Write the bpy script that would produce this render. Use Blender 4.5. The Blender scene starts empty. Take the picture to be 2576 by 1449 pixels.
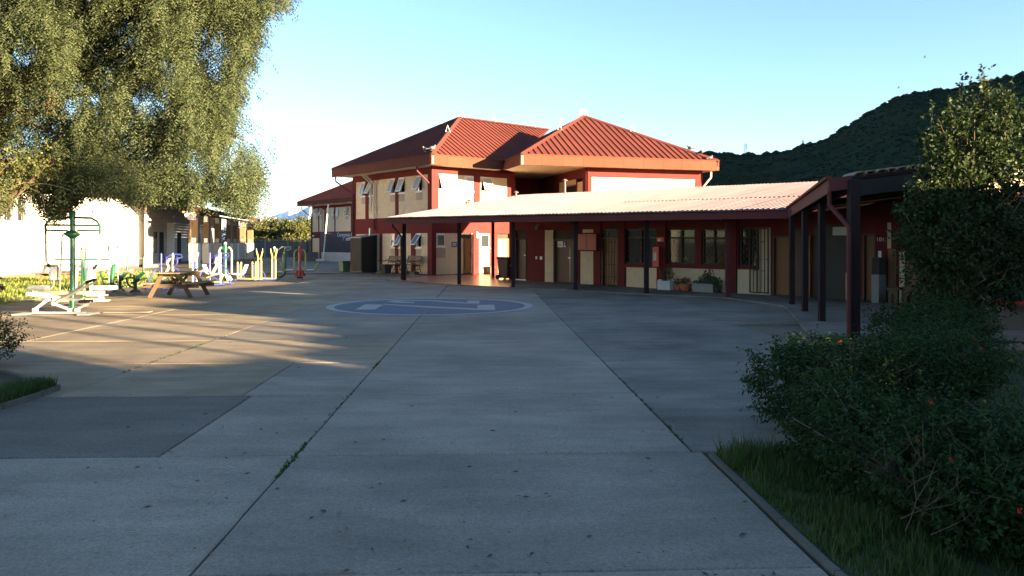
import bpy, bmesh, math, random
import numpy as np
from mathutils import Vector, Matrix, Quaternion
random.seed(7); RNG = np.random.default_rng(7)
S = bpy.context.scene
COL = S.collection
# ---------------------------------------------------------------- camera, light, exposure
FPX, CX, HY, EYE = 1932.0, 1288.0, 610.0, 1.6      # focal length / principal column / horizon row of a 2576 px wide frame; eye height
cam_d = bpy.data.cameras.new("camera"); cam = bpy.data.objects.new("camera", cam_d); COL.objects.link(cam)
cam.location = (0, 0, EYE); cam.rotation_euler = (math.radians(90), 0, 0)
cam_d.sensor_width = 36; cam_d.lens = 27; cam_d.shift_y = -(724.5-HY)/2576
cam_d.clip_start = 0.05; cam_d.clip_end = 20000
S.camera = cam
SUN_AZ, SUN_EL = math.radians(55.3), math.radians(7.7)     # azimuth measured from straight behind the camera, to the right
TOSUN = Vector((math.sin(SUN_AZ)*math.cos(SUN_EL), -math.cos(SUN_AZ)*math.cos(SUN_EL), math.sin(SUN_EL)))
W = bpy.data.worlds.new("World"); S.world = W; W.use_nodes = True
wn = W.node_tree.nodes; bg = wn["Background"]
sky = wn.new("ShaderNodeTexSky"); sky.sky_type = 'NISHITA'; sky.sun_disc = False
sky.sun_elevation = SUN_EL; sky.sun_rotation = math.atan2(TOSUN.x, TOSUN.y)
sky.air_density = 0.9; sky.dust_density = 0.3; sky.ozone_density = 2.1; sky.altitude = 300
W.node_tree.links.new(sky.outputs[0], bg.inputs[0]); bg.inputs[1].default_value = 0.052
sun_d = bpy.data.lights.new("sun", 'SUN'); sun_d.energy = 5.0; sun_d.angle = math.radians(0.5); sun_d.color = (1.0, 0.75, 0.44)
sun = bpy.data.objects.new("sun", sun_d); COL.objects.link(sun)
sun.rotation_euler = (-TOSUN).to_track_quat('-Z', 'Y').to_euler()
S.view_settings.view_transform = 'Standard'; S.view_settings.look = 'None'
S.view_settings.exposure = 3.22; S.view_settings.gamma = 1.0; S.view_settings.use_curve_mapping = False
S.render.engine = 'CYCLES'
S.cycles.max_bounces = 6; S.cycles.transparent_max_bounces = 8; S.cycles.use_denoising = True

# ---------------------------------------------------------------- helpers
def G(x, y):                       # where the ground is at a point of the 2576 px frame
    Y = EYE*FPX/(y-HY); return Vector(((x-CX)/FPX*Y, Y, 0))
def at(x, y, Y):                   # point at depth Y
    return Vector(((x-CX)/FPX*Y, Y, EYE-(y-HY)/FPX*Y))
class MB:
    def __init__(s): s.v = []; s.f = []; s.mi = []; s.cur = 0
    def add(s, vs, fs):
        b = len(s.v); s.v += [tuple(p) for p in vs]; s.f += [tuple(b+i for i in f) for f in fs]; s.mi += [s.cur]*len(fs); return s
    def hexa(s, p):                # 8 corners: bottom 4 ccw, top 4 ccw
        return s.add(p, [(3,2,1,0),(4,5,6,7),(0,1,5,4),(1,2,6,5),(2,3,7,6),(3,0,4,7)])
    def box(s, x0, x1, y0, y1, z0, z1):
        return s.hexa([(x0,y0,z0),(x1,y0,z0),(x1,y1,z0),(x0,y1,z0),(x0,y0,z1),(x1,y0,z1),(x1,y1,z1),(x0,y1,z1)])
    def fbox(s, F, s0, s1, o0, o1, z0, z1):      # box in a facade frame
        return s.hexa([F.pt(s0,o1,z0),F.pt(s1,o1,z0),F.pt(s1,o0,z0),F.pt(s0,o0,z0),F.pt(s0,o1,z1),F.pt(s1,o1,z1),F.pt(s1,o0,z1),F.pt(s0,o0,z1)])
    def bar(s, a, b, w, h, up=(0,0,1)):          # rectangular bar from a to b
        a = Vector(a); b = Vector(b); d = (b-a).normalized(); u = Vector(up)
        if abs(d.dot(u)) > .98: u = Vector((0,1,0))
        r = d.cross(u).normalized()*w/2; u = r.cross(d).normalized()*h/2
        return s.hexa([a-r-u, a+r-u, b+r-u, b-r-u, a-r+u, a+r+u, b+r+u, b-r+u])
    def tube(s, pts, r, n=8, cap=True, r2=None):
        pts = [Vector(p) for p in pts]; m = len(pts); rings = []
        up = Vector((0,0,1)); prev = None
        for i, p in enumerate(pts):
            d = (pts[min(i+1,m-1)]-pts[max(i-1,0)]).normalized()
            if prev is None:
                a = Vector((0,0,1)) if abs(d.z) < .9 else Vector((1,0,0)); x = d.cross(a).normalized()
            else:
                x = (prev - d*prev.dot(d)).normalized()
            prev = x; y = d.cross(x); rr = r if r2 is None else r+(r2-r)*i/(m-1)
            rings.append([p+x*rr*math.cos(2*math.pi*k/n)+y*rr*math.sin(2*math.pi*k/n) for k in range(n)])
        fs = []
        for i in range(m-1):
            for k in range(n): fs.append((i*n+k, i*n+(k+1)%n, (i+1)*n+(k+1)%n, (i+1)*n+k))
        if cap: fs += [tuple(range(n))[::-1], tuple((m-1)*n+k for k in range(n))]
        return s.add([v for R in rings for v in R], fs)
    def lathe(s, prof, c=(0,0,0), n=16):
        vs = []; c = Vector(c); m = len(prof)
        for r, z in prof: vs += [c+Vector((r*math.cos(2*math.pi*k/n), r*math.sin(2*math.pi*k/n), z)) for k in range(n)]
        fs = [(i*n+k, i*n+(k+1)%n, (i+1)*n+(k+1)%n, (i+1)*n+k) for i in range(m-1) for k in range(n)]
        fs += [tuple(range(n))[::-1], tuple((m-1)*n+k for k in range(n))]
        return s.add(vs, fs)
    def ball(s, c, r, n=8, m=6, sc=(1,1,1)):
        c = Vector(c); prof = [(math.sin(math.pi*(i+.02)/(m+.04))*r, -math.cos(math.pi*(i+.02)/(m+.04))*r) for i in range(m+1)]
        vs = []; 
        for q, z in prof: vs += [c+Vector((q*sc[0]*math.cos(2*math.pi*k/n), q*sc[1]*math.sin(2*math.pi*k/n), z*sc[2])) for k in range(n)]
        fs = [(i*n+k, i*n+(k+1)%n, (i+1)*n+(k+1)%n, (i+1)*n+k) for i in range(m) for k in range(n)]
        return s.add(vs, fs)
    def prism(s, poly, z0, z1):                 # vertical prism of an xy polygon (ccw)
        n = len(poly); vs = [(p[0],p[1],z0) for p in poly]+[(p[0],p[1],z1) for p in poly]
        return s.add(vs, [tuple(range(n))[::-1], tuple(range(n,2*n))]+[(i,(i+1)%n,n+(i+1)%n,n+i) for i in range(n)])
    def mesh(s, name, mats):
        me = bpy.data.meshes.new(name); me.from_pydata(s.v, [], s.f)
        for m in (mats if isinstance(mats, (list,tuple)) else [mats]): me.materials.append(m)
        if any(s.mi): me.polygons.foreach_set("material_index", s.mi)
        me.update(); return me
def arc(c, r, a0, a1, n, ax, ay):               # points of an arc in the plane of axes ax, ay
    c = Vector(c); ax = Vector(ax); ay = Vector(ay)
    return [c+ax*r*math.cos(a0+(a1-a0)*i/n)+ay*r*math.sin(a0+(a1-a0)*i/n) for i in range(n+1)]
def smooth_pts(pts, k=4):                       # Catmull-Rom through points
    P = [Vector(p) for p in pts]; out = []
    for i in range(len(P)-1):
        p0 = P[max(i-1,0)]; p1 = P[i]; p2 = P[i+1]; p3 = P[min(i+2,len(P)-1)]
        for j in range(k):
            t = j/k; out.append(.5*((2*p1)+(p2-p0)*t+(2*p0-5*p1+4*p2-p3)*t*t+(3*p1-p0-3*p2+p3)*t**3))
    return out+[P[-1]]
ORIGIN = {}
def obj(name, mb, mats, parent=None, world=True, smooth=False, bevel=0):
    me = mb.mesh(name, mats) if isinstance(mb, MB) else mb
    o = bpy.data.objects.new(name, me); COL.objects.link(o)
    if smooth:
        me.polygons.foreach_set("use_smooth", [True]*len(me.polygons))
        try: me.set_sharp_from_angle(angle=math.radians(40))
        except Exception: pass
    if bevel:
        b = o.modifiers.new("bevel", 'BEVEL'); b.width = bevel; b.segments = 2; b.limit_method = 'ANGLE'
    if parent is not None:
        o.parent = parent
        if world: o.matrix_parent_inverse = Matrix.Translation(-ORIGIN.get(parent.name, Vector((0,0,0))))
    return o
def thing(name, label, cat, loc=(0,0,0), rz=0, group=None):
    o = bpy.data.objects.new(name, None); COL.objects.link(o); o.empty_display_size = .2
    o.location = loc; o.rotation_euler = (0,0,rz); ORIGIN[o.name] = Vector(loc)
    o["label"] = label; o["category"] = cat
    if group: o["group"] = group
    return o
def tag(o, label, cat, group=None):
    o["label"] = label; o["category"] = cat
    if group: o["group"] = group
    return o
def kind(o, k): o["kind"] = k; return o
def copy_tree(o, parent=None):
    c = o.copy(); COL.objects.link(c); c.parent = parent
    for ch in list(o.children): copy_tree(ch, c)
    return c
def dup(root, loc, rz, label, group=None):
    c = copy_tree(root); c.location = loc; c.rotation_euler = (0,0,rz); c["label"] = label
    if group: c["group"] = group
    return c
class Fr:                                       # facade frame: s along, o outward
    def __init__(s, p0, d, n): s.p = Vector((p0[0],p0[1],0)); s.d = Vector((d[0],d[1],0)).normalized(); s.n = Vector((n[0],n[1],0)).normalized(); s.rz = math.atan2(s.d.y, s.d.x)
    def pt(s, a, o, z): return s.p+s.d*a+s.n*o+Vector((0,0,z))
    def sx(s, x):                               # s where the sight line of frame column x meets the facade
        k = (x-CX)/FPX; return (k*s.p.y-s.p.x)/(s.d.x-k*s.d.y)
    def zy(s, x, y):
        q = s.pt(s.sx(x),0,0); return EYE-(y-HY)/FPX*q.y
def cells(x0, x1, z0, z1, holes):               # rectangles that fill x0..x1, z0..z1 around holes
    xs = sorted({x0,x1}|{min(max(h[i],x0),x1) for h in holes for i in (0,1)})
    out = []
    for a, b in zip(xs, xs[1:]):
        if b-a < 1e-4: continue
        hs = sorted((max(h[2],z0),min(h[3],z1)) for h in holes if h[0] < b-1e-5 and h[1] > a+1e-5 and h[3] > z0 and h[2] < z1)
        z = z0
        for c, d in hs:
            if c > z+1e-4: out.append((a,b,z,c))
            z = max(z,d)
        if z1 > z+1e-4: out.append((a,b,z,z1))
    return out

# ---------------------------------------------------------------- materials
def nodes(name):
    m = bpy.data.materials.new(name); m.use_nodes = True; nt = m.node_tree
    return m, nt, nt.nodes["Principled BSDF"]
def mat(name, col, rough=.6, var=.12, scale=3.0, bump=0.0, bscale=40, metal=0.0, spec=.35, obj_var=0.0, dirt=None, coord='Object', stretch=None):
    m, nt, p = nodes(name); N = nt.nodes; L = nt.links
    p.inputs["Roughness"].default_value = rough; p.inputs["Metallic"].default_value = metal; p.inputs["Specular IOR Level"].default_value = spec
    tc = N.new("ShaderNodeTexCoord"); src = tc.outputs[coord]
    if coord == 'World':
        pass
    if stretch:
        mp = N.new("ShaderNodeMapping"); mp.inputs["Scale"].default_value = stretch; L.new(src, mp.inputs[0]); src = mp.outputs[0]
    n1 = N.new("ShaderNodeTexNoise"); n1.inputs["Scale"].default_value = scale; n1.inputs["Detail"].default_value = 6; n1.inputs["Roughness"].default_value = .65
    L.new(src, n1.inputs["Vector"])
    mr = N.new("ShaderNodeMapRange"); mr.inputs[1].default_value = .25; mr.inputs[2].default_value = .75; mr.inputs[3].default_value = 1-var; mr.inputs[4].default_value = 1+var
    L.new(n1.outputs[0], mr.inputs[0]); val = mr.outputs[0]
    if obj_var:
        oi = N.new("ShaderNodeObjectInfo"); m2 = N.new("ShaderNodeMapRange"); m2.inputs[3].default_value = 1-obj_var; m2.inputs[4].default_value = 1+obj_var
        L.new(oi.outputs["Random"], m2.inputs[0]); mu = N.new("ShaderNodeMath"); mu.operation = 'MULTIPLY'; L.new(val, mu.inputs[0]); L.new(m2.outputs[0], mu.inputs[1]); val = mu.outputs[0]
    rgb = N.new("ShaderNodeRGB"); rgb.outputs[0].default_value = (*col, 1)
    vm = N.new("ShaderNodeVectorMath"); vm.operation = 'SCALE'; L.new(rgb.outputs[0], vm.inputs[0]); L.new(val, vm.inputs["Scale"]); out = vm.outputs[0]
    if dirt:
        n2 = N.new("ShaderNodeTexNoise"); n2.inputs["Scale"].default_value = dirt[1]; n2.inputs["Detail"].default_value = 8; n2.inputs["Roughness"].default_value = .7; L.new(src, n2.inputs["Vector"])
        r2 = N.new("ShaderNodeMapRange"); r2.inputs[1].default_value = dirt[2]; r2.inputs[2].default_value = dirt[2]+.15; L.new(n2.outputs[0], r2.inputs[0])
        mx = N.new("ShaderNodeMix"); mx.data_type = 'RGBA'; L.new(r2.outputs[0], mx.inputs[0]); L.new(out, mx.inputs[6]); mx.inputs[7].default_value = (*dirt[0], 1); out = mx.outputs[2]
    L.new(out, p.inputs["Base Color"])
    if bump:
        nb = N.new("ShaderNodeTexNoise"); nb.inputs["Scale"].default_value = bscale; nb.inputs["Detail"].default_value = 5; L.new(src, nb.inputs["Vector"])
        b = N.new("ShaderNodeBump"); b.inputs["Strength"].default_value = bump; b.inputs["Distance"].default_value = .02; L.new(nb.outputs[0], b.inputs["Height"]); L.new(b.outputs[0], p.inputs["Normal"])
    return m
def leaf_mat(name, cols, trans=.35, rough=.5, spec=.3):
    m, nt, p = nodes(name); N = nt.nodes; L = nt.links
    g = N.new("ShaderNodeNewGeometry"); cr = N.new("ShaderNodeValToRGB"); e = cr.color_ramp.elements
    e[0].color = (*cols[0],1); e[1].color = (*cols[-1],1)
    for i, c in enumerate(cols[1:-1]): q = e.new((i+1)/(len(cols)-1)); q.color = (*c,1)
    L.new(g.outputs["Random Per Island"], cr.inputs[0]); L.new(cr.outputs[0], p.inputs["Base Color"])
    p.inputs["Roughness"].default_value = rough; p.inputs["Specular IOR Level"].default_value = spec
    t = N.new("ShaderNodeBsdfTranslucent"); L.new(cr.outputs[0], t.inputs[0])
    mx = N.new("ShaderNodeMixShader"); mx.inputs[0].default_value = trans; L.new(p.outputs[0], mx.inputs[1]); L.new(t.outputs[0], mx.inputs[2])
    L.new(mx.outputs[0], N["Material Output"].inputs[0]); return m
def concrete(name, col, speck=.5, stain=.25, rough=.85):
    m, nt, p = nodes(name); N = nt.nodes; L = nt.links
    g = N.new("ShaderNodeNewGeometry"); pos = g.outputs["Position"]
    def noise(sc, det, stretch=None):
        v = pos
        if stretch: mp = N.new("ShaderNodeMapping"); mp.inputs["Scale"].default_value = stretch; L.new(pos, mp.inputs[0]); v = mp.outputs[0]
        n = N.new("ShaderNodeTexNoise"); n.inputs["Scale"].default_value = sc; n.inputs["Detail"].default_value = det; n.inputs["Roughness"].default_value = .6; L.new(v, n.inputs["Vector"]); return n.outputs[0]
    def rng(i, a, b, c, d):
        r = N.new("ShaderNodeMapRange"); r.inputs[1].default_value = a; r.inputs[2].default_value = b; r.inputs[3].default_value = c; r.inputs[4].default_value = d; L.new(i, r.inputs[0]); return r.outputs[0]
    def mul(a, b):
        u = N.new("ShaderNodeMath"); u.operation = 'MULTIPLY'; L.new(a, u.inputs[0]); L.new(b, u.inputs[1]); return u.outputs[0]
    oi = N.new("ShaderNodeObjectInfo")
    v = rng(oi.outputs["Random"], 0, 1, .88, 1.1)
    v = mul(v, rng(noise(.55, 5), .3, .7, 1-stain, 1+stain*.5))
    v = mul(v, rng(noise(2.2, 6, (.45,1.6,1)), .35, .72, 1-stain*.55, 1.08))
    v = mul(v, rng(noise(70, 3), .3, .7, 1-.22*speck, 1+.22*speck))
    v = mul(v, rng(noise(9, 8), .62, .72, 1, .80))
    v = mul(v, rng(noise(28, 4), .3, .7, 1-.10*speck, 1+.10*speck))
    ab = N.new("ShaderNodeMath"); ab.operation = 'SUBTRACT'; L.new(noise(.42, 9), ab.inputs[0]); ab.inputs[1].default_value = .5
    a2 = N.new("ShaderNodeMath"); a2.operation = 'ABSOLUTE'; L.new(ab.outputs[0], a2.inputs[0])
    v = mul(v, rng(a2.outputs[0], .0006, .0022, .80, 1))
    vm = N.new("ShaderNodeVectorMath"); vm.operation = 'SCALE'; vm.inputs[0].default_value = col; L.new(v, vm.inputs["Scale"])
    L.new(vm.outputs[0], p.inputs["Base Color"]); p.inputs["Roughness"].default_value = rough; p.inputs["Specular IOR Level"].default_value = .15
    b = N.new("ShaderNodeBump"); b.inputs["Strength"].default_value = .35; b.inputs["Distance"].default_value = .006
    L.new(noise(120, 4), b.inputs["Height"]); L.new(b.outputs[0], p.inputs["Normal"]); return m
def glass_mat(name, col, rough=.08):
    m, nt, p = nodes(name); p.inputs["Base Color"].default_value = (*col,1); p.inputs["Roughness"].default_value = rough; p.inputs["Specular IOR Level"].default_value = .6
    return m
M = {}
M['red'] = mat('red_paint', (.128,.025,.025), .85, .12, 2, .15, 30, spec=.08, dirt=((.10,.032,.028), 1.6, .56))
M['cream'] = mat('cream_block', (.60,.475,.335), .9, .07, 4, .35, 60, spec=.1, obj_var=.05)
M['cream2'] = mat('bare_block', (.40,.32,.235), .9, .10, 5, .4, 60, obj_var=.08)
M['mortar'] = mat('mortar', (.50,.40,.29), .9, .08, 5)
M['roof'] = mat('red_roof_steel', (.112,.032,.026), .7, .18, .8, 0, spec=.10, dirt=((.088,.036,.029), 1.4, .58))
M['fascia'] = mat('fascia_steel', (.120,.041,.027), .85, .12, 1.2, spec=.08, obj_var=.06)
M['soffit'] = mat('soffit', (.66,.57,.46), .8, .06, 2)
M['walkroof'] = mat('pale_corrugated_steel', (.160,.127,.142), .75, .14, 1.3, spec=.06, dirt=((.15,.11,.11), 1.6, .62))
M['maroon'] = mat('maroon_steel', (.105,.030,.030), .7, .12, 2, spec=.12)
M['post'] = mat('dark_timber', (.026,.015,.017), .8, .25, 4, .2, 30, spec=.15, stretch=(6,6,.6))
M['black'] = mat('black_paint', (.012,.012,.014), .45, .2, 5)
M['darkwood'] = mat('dark_brown_door', (.090,.048,.040), .6, .12, 3, stretch=(8,8,.8))
M['door'] = mat('varnished_door', (.19,.078,.032), .45, .14, 3, stretch=(10,10,.8))
M['paledoor'] = mat('pale_door', (.62,.47,.30), .5, .10, 3, stretch=(10,10,.8))
M['white'] = mat('white_paint', (.78,.77,.74), .5, .05, 2)
M['offwhite'] = mat('white_wall_paint', (.78,.76,.72), .75, .05, 1.0, .1, 25)
M['window_white'] = mat('white_aluminium', (.72,.72,.72), .4, .05, 4)
M['glass'] = glass_mat('window_glass', (.03,.035,.04))
M['frost'] = mat('frosted_pane', (.36,.37,.36), .25, .05, 5, spec=.5)
M['inside'] = mat('dark_interior', (.035,.03,.03), .9, .1, 2)
M['curtain'] = mat('grey_curtain', (.30,.32,.36), .9, .18, 3, stretch=(14,14,.6))
M['concrete'] = concrete('courtyard_concrete', (.268,.226,.184), speck=1.1, stain=.30)
M['concrete_w'] = concrete('sunwarm_dusty_concrete', (.300,.240,.172), speck=.9, stain=.38)  # dusty tone, lightened and warmed to strengthen the sunlit patch
M['asphalt'] = concrete('asphalt_patch', (.150,.130,.110), speck=1.5, stain=.30, rough=.92)
M['concrete_r'] = concrete('weathered_concrete', (.205,.178,.150), speck=1.2, stain=.45)
M['kerb'] = concrete('kerb_concrete', (.13,.118,.10), stain=.35)
M['tile_floor'] = mat('red_veranda_floor', (.30,.17,.13), .28, .14, 2.5, spec=.5, coord='Object')
M['blue_paint'] = mat('blue_floor_paint', (.068,.092,.140), .75, .28, 5, .2, 90, dirt=((.12,.125,.145), 9, .55))
M['white_floor'] = mat('white_floor_paint', (.30,.29,.28), .75, .14, 6, .2, 90, dirt=((.19,.19,.19), 9, .58))
M['soil'] = mat('soil', (.060,.043,.030), .95, .35, 6, .8, 18)
M['dirt'] = mat('dry_earth', (.155,.120,.085), .95, .25, 1.5, .6, 14)
M['timber'] = mat('picnic_timber', (.100,.066,.038), .7, .22, 4, .25, 40, stretch=(1.2,12,12), obj_var=.1)
M['timber_top'] = mat('weathered_plank', (.17,.14,.11), .8, .22, 4, .25, 40, stretch=(12,1.2,12), obj_var=.1)
M['rough_timber'] = mat('rough_post_timber', (.19,.115,.062), .8, .25, 3, .3, 30, stretch=(10,10,.9))
M['gym_green'] = mat('green_enamel', (.010,.105,.052), .35, .08, 6, spec=.5)
M['gym_dark'] = mat('dark_green_enamel', (.012,.045,.032), .4, .1, 6, spec=.45)
M['gym_cream'] = mat('cream_enamel', (.50,.43,.31), .38, .08, 6, spec=.5, dirt=((.45,.30,.16), 14, .68))
M['gym_white'] = mat('white_enamel', (.58,.57,.54), .35, .05, 6, spec=.5, dirt=((.4,.32,.24), 14, .70))
M['gym_blue'] = mat('blue_enamel', (.030,.045,.20), .35, .08, 6, spec=.5)
M['gym_yellow'] = mat('yellow_enamel', (.46,.35,.085), .38, .1, 6, spec=.5)
M['gym_olive'] = mat('faded_yellow_enamel', (.34,.30,.09), .4, .1, 6, spec=.5)
M['gym_red'] = mat('red_enamel', (.42,.018,.022), .30, .1, 6, spec=.55)
M['grip'] = mat('black_rubber', (.02,.02,.02), .8, .15, 8)
M['steel'] = mat('galvanised_steel', (.45,.46,.47), .4, .12, 6, metal=.6)
M['bark'] = mat('bark', (.11,.078,.052), .95, .3, 4, .8, 12, stretch=(4,4,.8))
M['twig'] = mat('pale_twig', (.17,.13,.095), .9, .25, 6)
M['navy'] = mat('navy_board', (.012,.014,.035), .6, .1, 3)
M['sign_blue'] = mat('blue_sign', (.02,.045,.19), .5, .05, 3)
M['paper'] = mat('paper', (.70,.70,.68), .8, .05, 8)
M['print'] = mat('dark_print', (.06,.06,.07), .8, .05, 8)
M['terracotta'] = mat('terracotta', (.42,.13,.06), .75, .15, 6)
M['grey'] = mat('grey_metal', (.20,.20,.20), .5, .15, 4)
M['greybox'] = mat('grey_brown_panel', (.060,.052,.046), .85, .2, 3, spec=.08)
M['bin_green'] = mat('green_bin', (.07,.13,.055), .6, .15, 4)
M['fascia_dark'] = mat('dull_red_fascia', (.13,.045,.036), .75, .12, 2, spec=.1)
M['maroon_door'] = mat('red_cabinet_door', (.33,.075,.065), .5, .08, 3)
M['shade_brown_render'] = mat('shade_brown_render', (.115,.082,.058), .9, .15, 2)
M['greywall'] = mat('dark_concrete_panel', (.085,.082,.080), .9, .2, 1.5)
M['orange_wall'] = mat('orange_plaster', (.48,.17,.075), .8, .1, 2)
M['hill'] = mat('hill_soil', (.013,.026,.017), 1.0, .55, .05, spec=0.0, coord='Object')
# ---------------------------------------------------------------- ground and paving
gb = MB(); gb.add([(-9000,-3000,-.05),(9000,-3000,-.05),(9000,12000,-.05),(-9000,12000,-.05)], [(0,1,2,3)])
ground = kind(obj('ground', gb, M['dirt']), 'structure')
QV = Vector((1,.034,0)).normalized(); PV = Vector((-.034,1,0)).normalized()
def qp(q, p, z=0): v = QV*q+PV*p; return Vector((v.x, v.y, z))
paving = kind(thing('courtyard_paving', 'grey concrete courtyard paving laid in large slabs', 'paving'), 'structure')
del paving['category']
SEAM = .007
def slab(q0, q1, p0, p1, m, name='slab', ch=.012):
    b = MB(); dz = random.uniform(-.004, .002)
    g = SEAM*random.uniform(.7,1.3)
    q0 += g; q1 -= g; p0 += g; p1 -= g; c = ch
    n = 10
    # outline with slightly ragged, chipped edges
    def edge(a, bq):
        out = []
        L = (Vector(bq)-Vector(a)).length; k = max(2, int(L/.35))
        for i in range(k):
            t = i/k; v = Vector(a).lerp(Vector(bq), t)
            if i: v += Vector((random.uniform(-1,1), random.uniform(-1,1)))*.004
            out.append(v)
        return out
    ring = edge((q0,p0),(q1,p0))+edge((q1,p0),(q1,p1))+edge((q1,p1),(q0,p1))+edge((q0,p1),(q0,p0))
    mid = Vector(((q0+q1)/2,(p0+p1)/2))
    N = len(ring); vs = []
    for v in ring: vs.append(qp(v.x,v.y,-.09))
    for v in ring: vs.append(qp(v.x,v.y,-.008+dz))
    for v in ring: w = v+(mid-v).normalized()*c; vs.append(qp(w.x,w.y,dz))
    fs = []
    for i in range(N):
        j = (i+1)%N
        fs += [(i,j,N+j,N+i),(N+i,N+j,2*N+j,2*N+i)]
    fs.append(tuple(range(2*N,3*N)))
    b.add(vs, fs); return obj(name, b, m, paving)
ROWS = [3.74, 5.83, 8.12, 10.3, 12.67, 15.0, 17.3, 19.6, 21.9, 24.2, 26.5, 28.8, 31.1, 33.4, 35.7]
slab(-1.43, 1.66, 1.2, 3.74, M['concrete']); slab(-1.43, 1.66, 3.74, 5.83, M['concrete'])
slab(-7.6, -1.43, 1.2, 5.83, M['concrete'])
slab(-9.5, -2.45, 5.83, 8.12, M['asphalt']); slab(-2.45, -1.43, 5.83, 8.12, M['concrete'])
for i in range(1, len(ROWS)-1):
    a, b = ROWS[i], ROWS[i+1]
    slab(-1.43, 1.58, a, b, M['concrete'])
    if i == 2:
        slab(-4.45, -2.55, a, b, M['concrete_w']); slab(-2.55, -1.43, a, (a+b)/2+.05, M['concrete']); slab(-2.55, -1.43, (a+b)/2+.05, b, M['concrete'])
    elif i > 2:
        slab(-4.45, -1.43, a, b, M['concrete_w' if i < 4 else 'concrete'])
    if i >= 2:
        for q in (-7.45, -10.45, -13.45):
            if a > 26 and q < -9: continue
            if q == -13.45 and a > 20: continue
            slab(q, q+3.0, a, b, M['concrete_w'])
for k in range(1, len(ROWS)-1, 2):
    a, b = ROWS[k], ROWS[min(k+2, len(ROWS)-1)]
    slab(1.58, 4.9, a, b, M['concrete_r'])
    if a > 12: slab(4.9, 9.2, a, b, M['concrete_r'])
# far road, footway along the two-storey building
rb = MB(); rb.prism([(-34,39.2),(-7.2,39.8),(-9.5,47),(8,60),(8,90),(-40,90)], -.05, .004)
kind(obj('road', rb, M['concrete_r']), 'structure')
rb = MB(); rb.prism([(-10.2,44.5),(-4.9,37.2),(-4.0,35.9),(-3.3,36.6),(-9.4,44.6)], -.05, .05)
kind(obj('footway', rb, M['kerb']), 'structure')

# painted emblem on the floor
em = thing('floor_emblem', 'blue painted circle with white glyphs and a white rim on the courtyard floor', 'floor emblem', (-2.05,19.4,0))
EC = Vector((-2.05,19.4,0)); ER = 2.58
def half(r0, r1, a0, a1, z, n=36):
    b = MB(); vs = []
    for i in range(n+1):
        a = a0+(a1-a0)*i/n; ca, sa = math.cos(a), math.sin(a)
        vs += [EC+Vector((r0*ca,r0*sa,z)), EC+Vector((r1*ca,r1*sa,z))]
    b.add(vs, [(2*i,2*i+1,2*i+3,2*i+2) for i in range(n)]); return b
e0 = .006
for s in (0, 1):
    a0 = math.pi/2+.034+e0+s*math.pi; a1 = a0+math.pi-2*e0
    obj('blue_disc', half(.0, ER-.20, a0, a1, .0065), M['blue_paint'], em)
    obj('white_rim', half(ER-.20, ER, a0, a1, .0065), M['white_floor'], em)
def glyph(pts):                                   # outline in pixels of an enlarged view of the mark
    P = [G(691.8+x*.3174, 691.8+y*.3174) for x, y in pts]
    b = MB(); b.add([(p.x,p.y,.0105) for p in P], [tuple(range(len(P)))]); return b
for pts in ([(635,277),(790,277),(862,238),(715,235)], [(862,238),(862,232),(1210,250),(1605,268),(1605,281),(1210,262)],
            [(1605,281),(1745,282),(1738,239),(1605,240)], [(1250,210),(1380,222),(1525,229),(1525,221),(1390,213),(1270,203)],
            [(1525,229),(1620,230),(1620,206),(1525,205)], [(890,213),(930,219),(1000,224),(1105,226),(1105,217),(1010,214),(985,210),(1105,209),(1250,210),(1270,203),(1100,202),(960,203),(905,207)]):
    obj('glyph', glyph(pts), M['white_floor'], em)

# kerb edging and lawns
def edging(pts, w, h, name, m, parent=None):
    b = MB()
    for a, c in zip(pts, pts[1:]):
        a = Vector((a[0],a[1],h/2-.02)); c = Vector((c[0],c[1],h/2-.02)); d = (c-a); L = d.length; k = max(1, round(L/.9))
        for i in range(k): b.bar(a+d*(i/k+.006/L), a+d*((i+1)/k-.006/L), w, h+.04)
    return kind(obj(name, b, m, parent), 'structure')
edging([(1.655,1.0),(1.60,3.0),(1.54,4.4),(1.495,5.78)], .036, .020, 'kerb', M['kerb'])
BED = [G(-260,1110).xy, G(0,1030).xy, G(100,998).xy, G(145,980).xy, G(90,962).xy, G(20,945).xy, G(-200,900).xy]
edging(BED, .06, .05, 'kerb', M['kerb'])
bb = MB(); bb.prism([tuple(p) for p in BED], -.02, .028); kind(obj('planting_bed', bb, M['soil']), 'structure')
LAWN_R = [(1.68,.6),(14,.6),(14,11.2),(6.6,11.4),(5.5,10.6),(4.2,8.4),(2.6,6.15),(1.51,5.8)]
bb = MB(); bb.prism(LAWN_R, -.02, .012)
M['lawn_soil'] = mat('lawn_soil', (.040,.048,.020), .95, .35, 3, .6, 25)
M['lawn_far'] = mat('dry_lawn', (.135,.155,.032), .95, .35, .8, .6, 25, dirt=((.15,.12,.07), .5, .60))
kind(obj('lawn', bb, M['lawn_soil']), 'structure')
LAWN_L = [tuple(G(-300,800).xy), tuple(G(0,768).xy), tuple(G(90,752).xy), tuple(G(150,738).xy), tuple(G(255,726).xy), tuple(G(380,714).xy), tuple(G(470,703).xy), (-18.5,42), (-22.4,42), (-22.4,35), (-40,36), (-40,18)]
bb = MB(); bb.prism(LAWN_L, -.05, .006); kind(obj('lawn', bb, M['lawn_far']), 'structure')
def inside(poly, x, y):
    c = np.zeros(len(x), bool); n = len(poly)
    for i in range(n):
        x0,y0 = poly[i]; x1,y1 = poly[(i+1)%n]
        with np.errstate(divide='ignore', invalid='ignore'):
            c ^= ((y0 > y) != (y1 > y)) & (x < (x1-x0)*(y-y0)/(y1-y0+1e-12)+x0)
    return c
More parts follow.
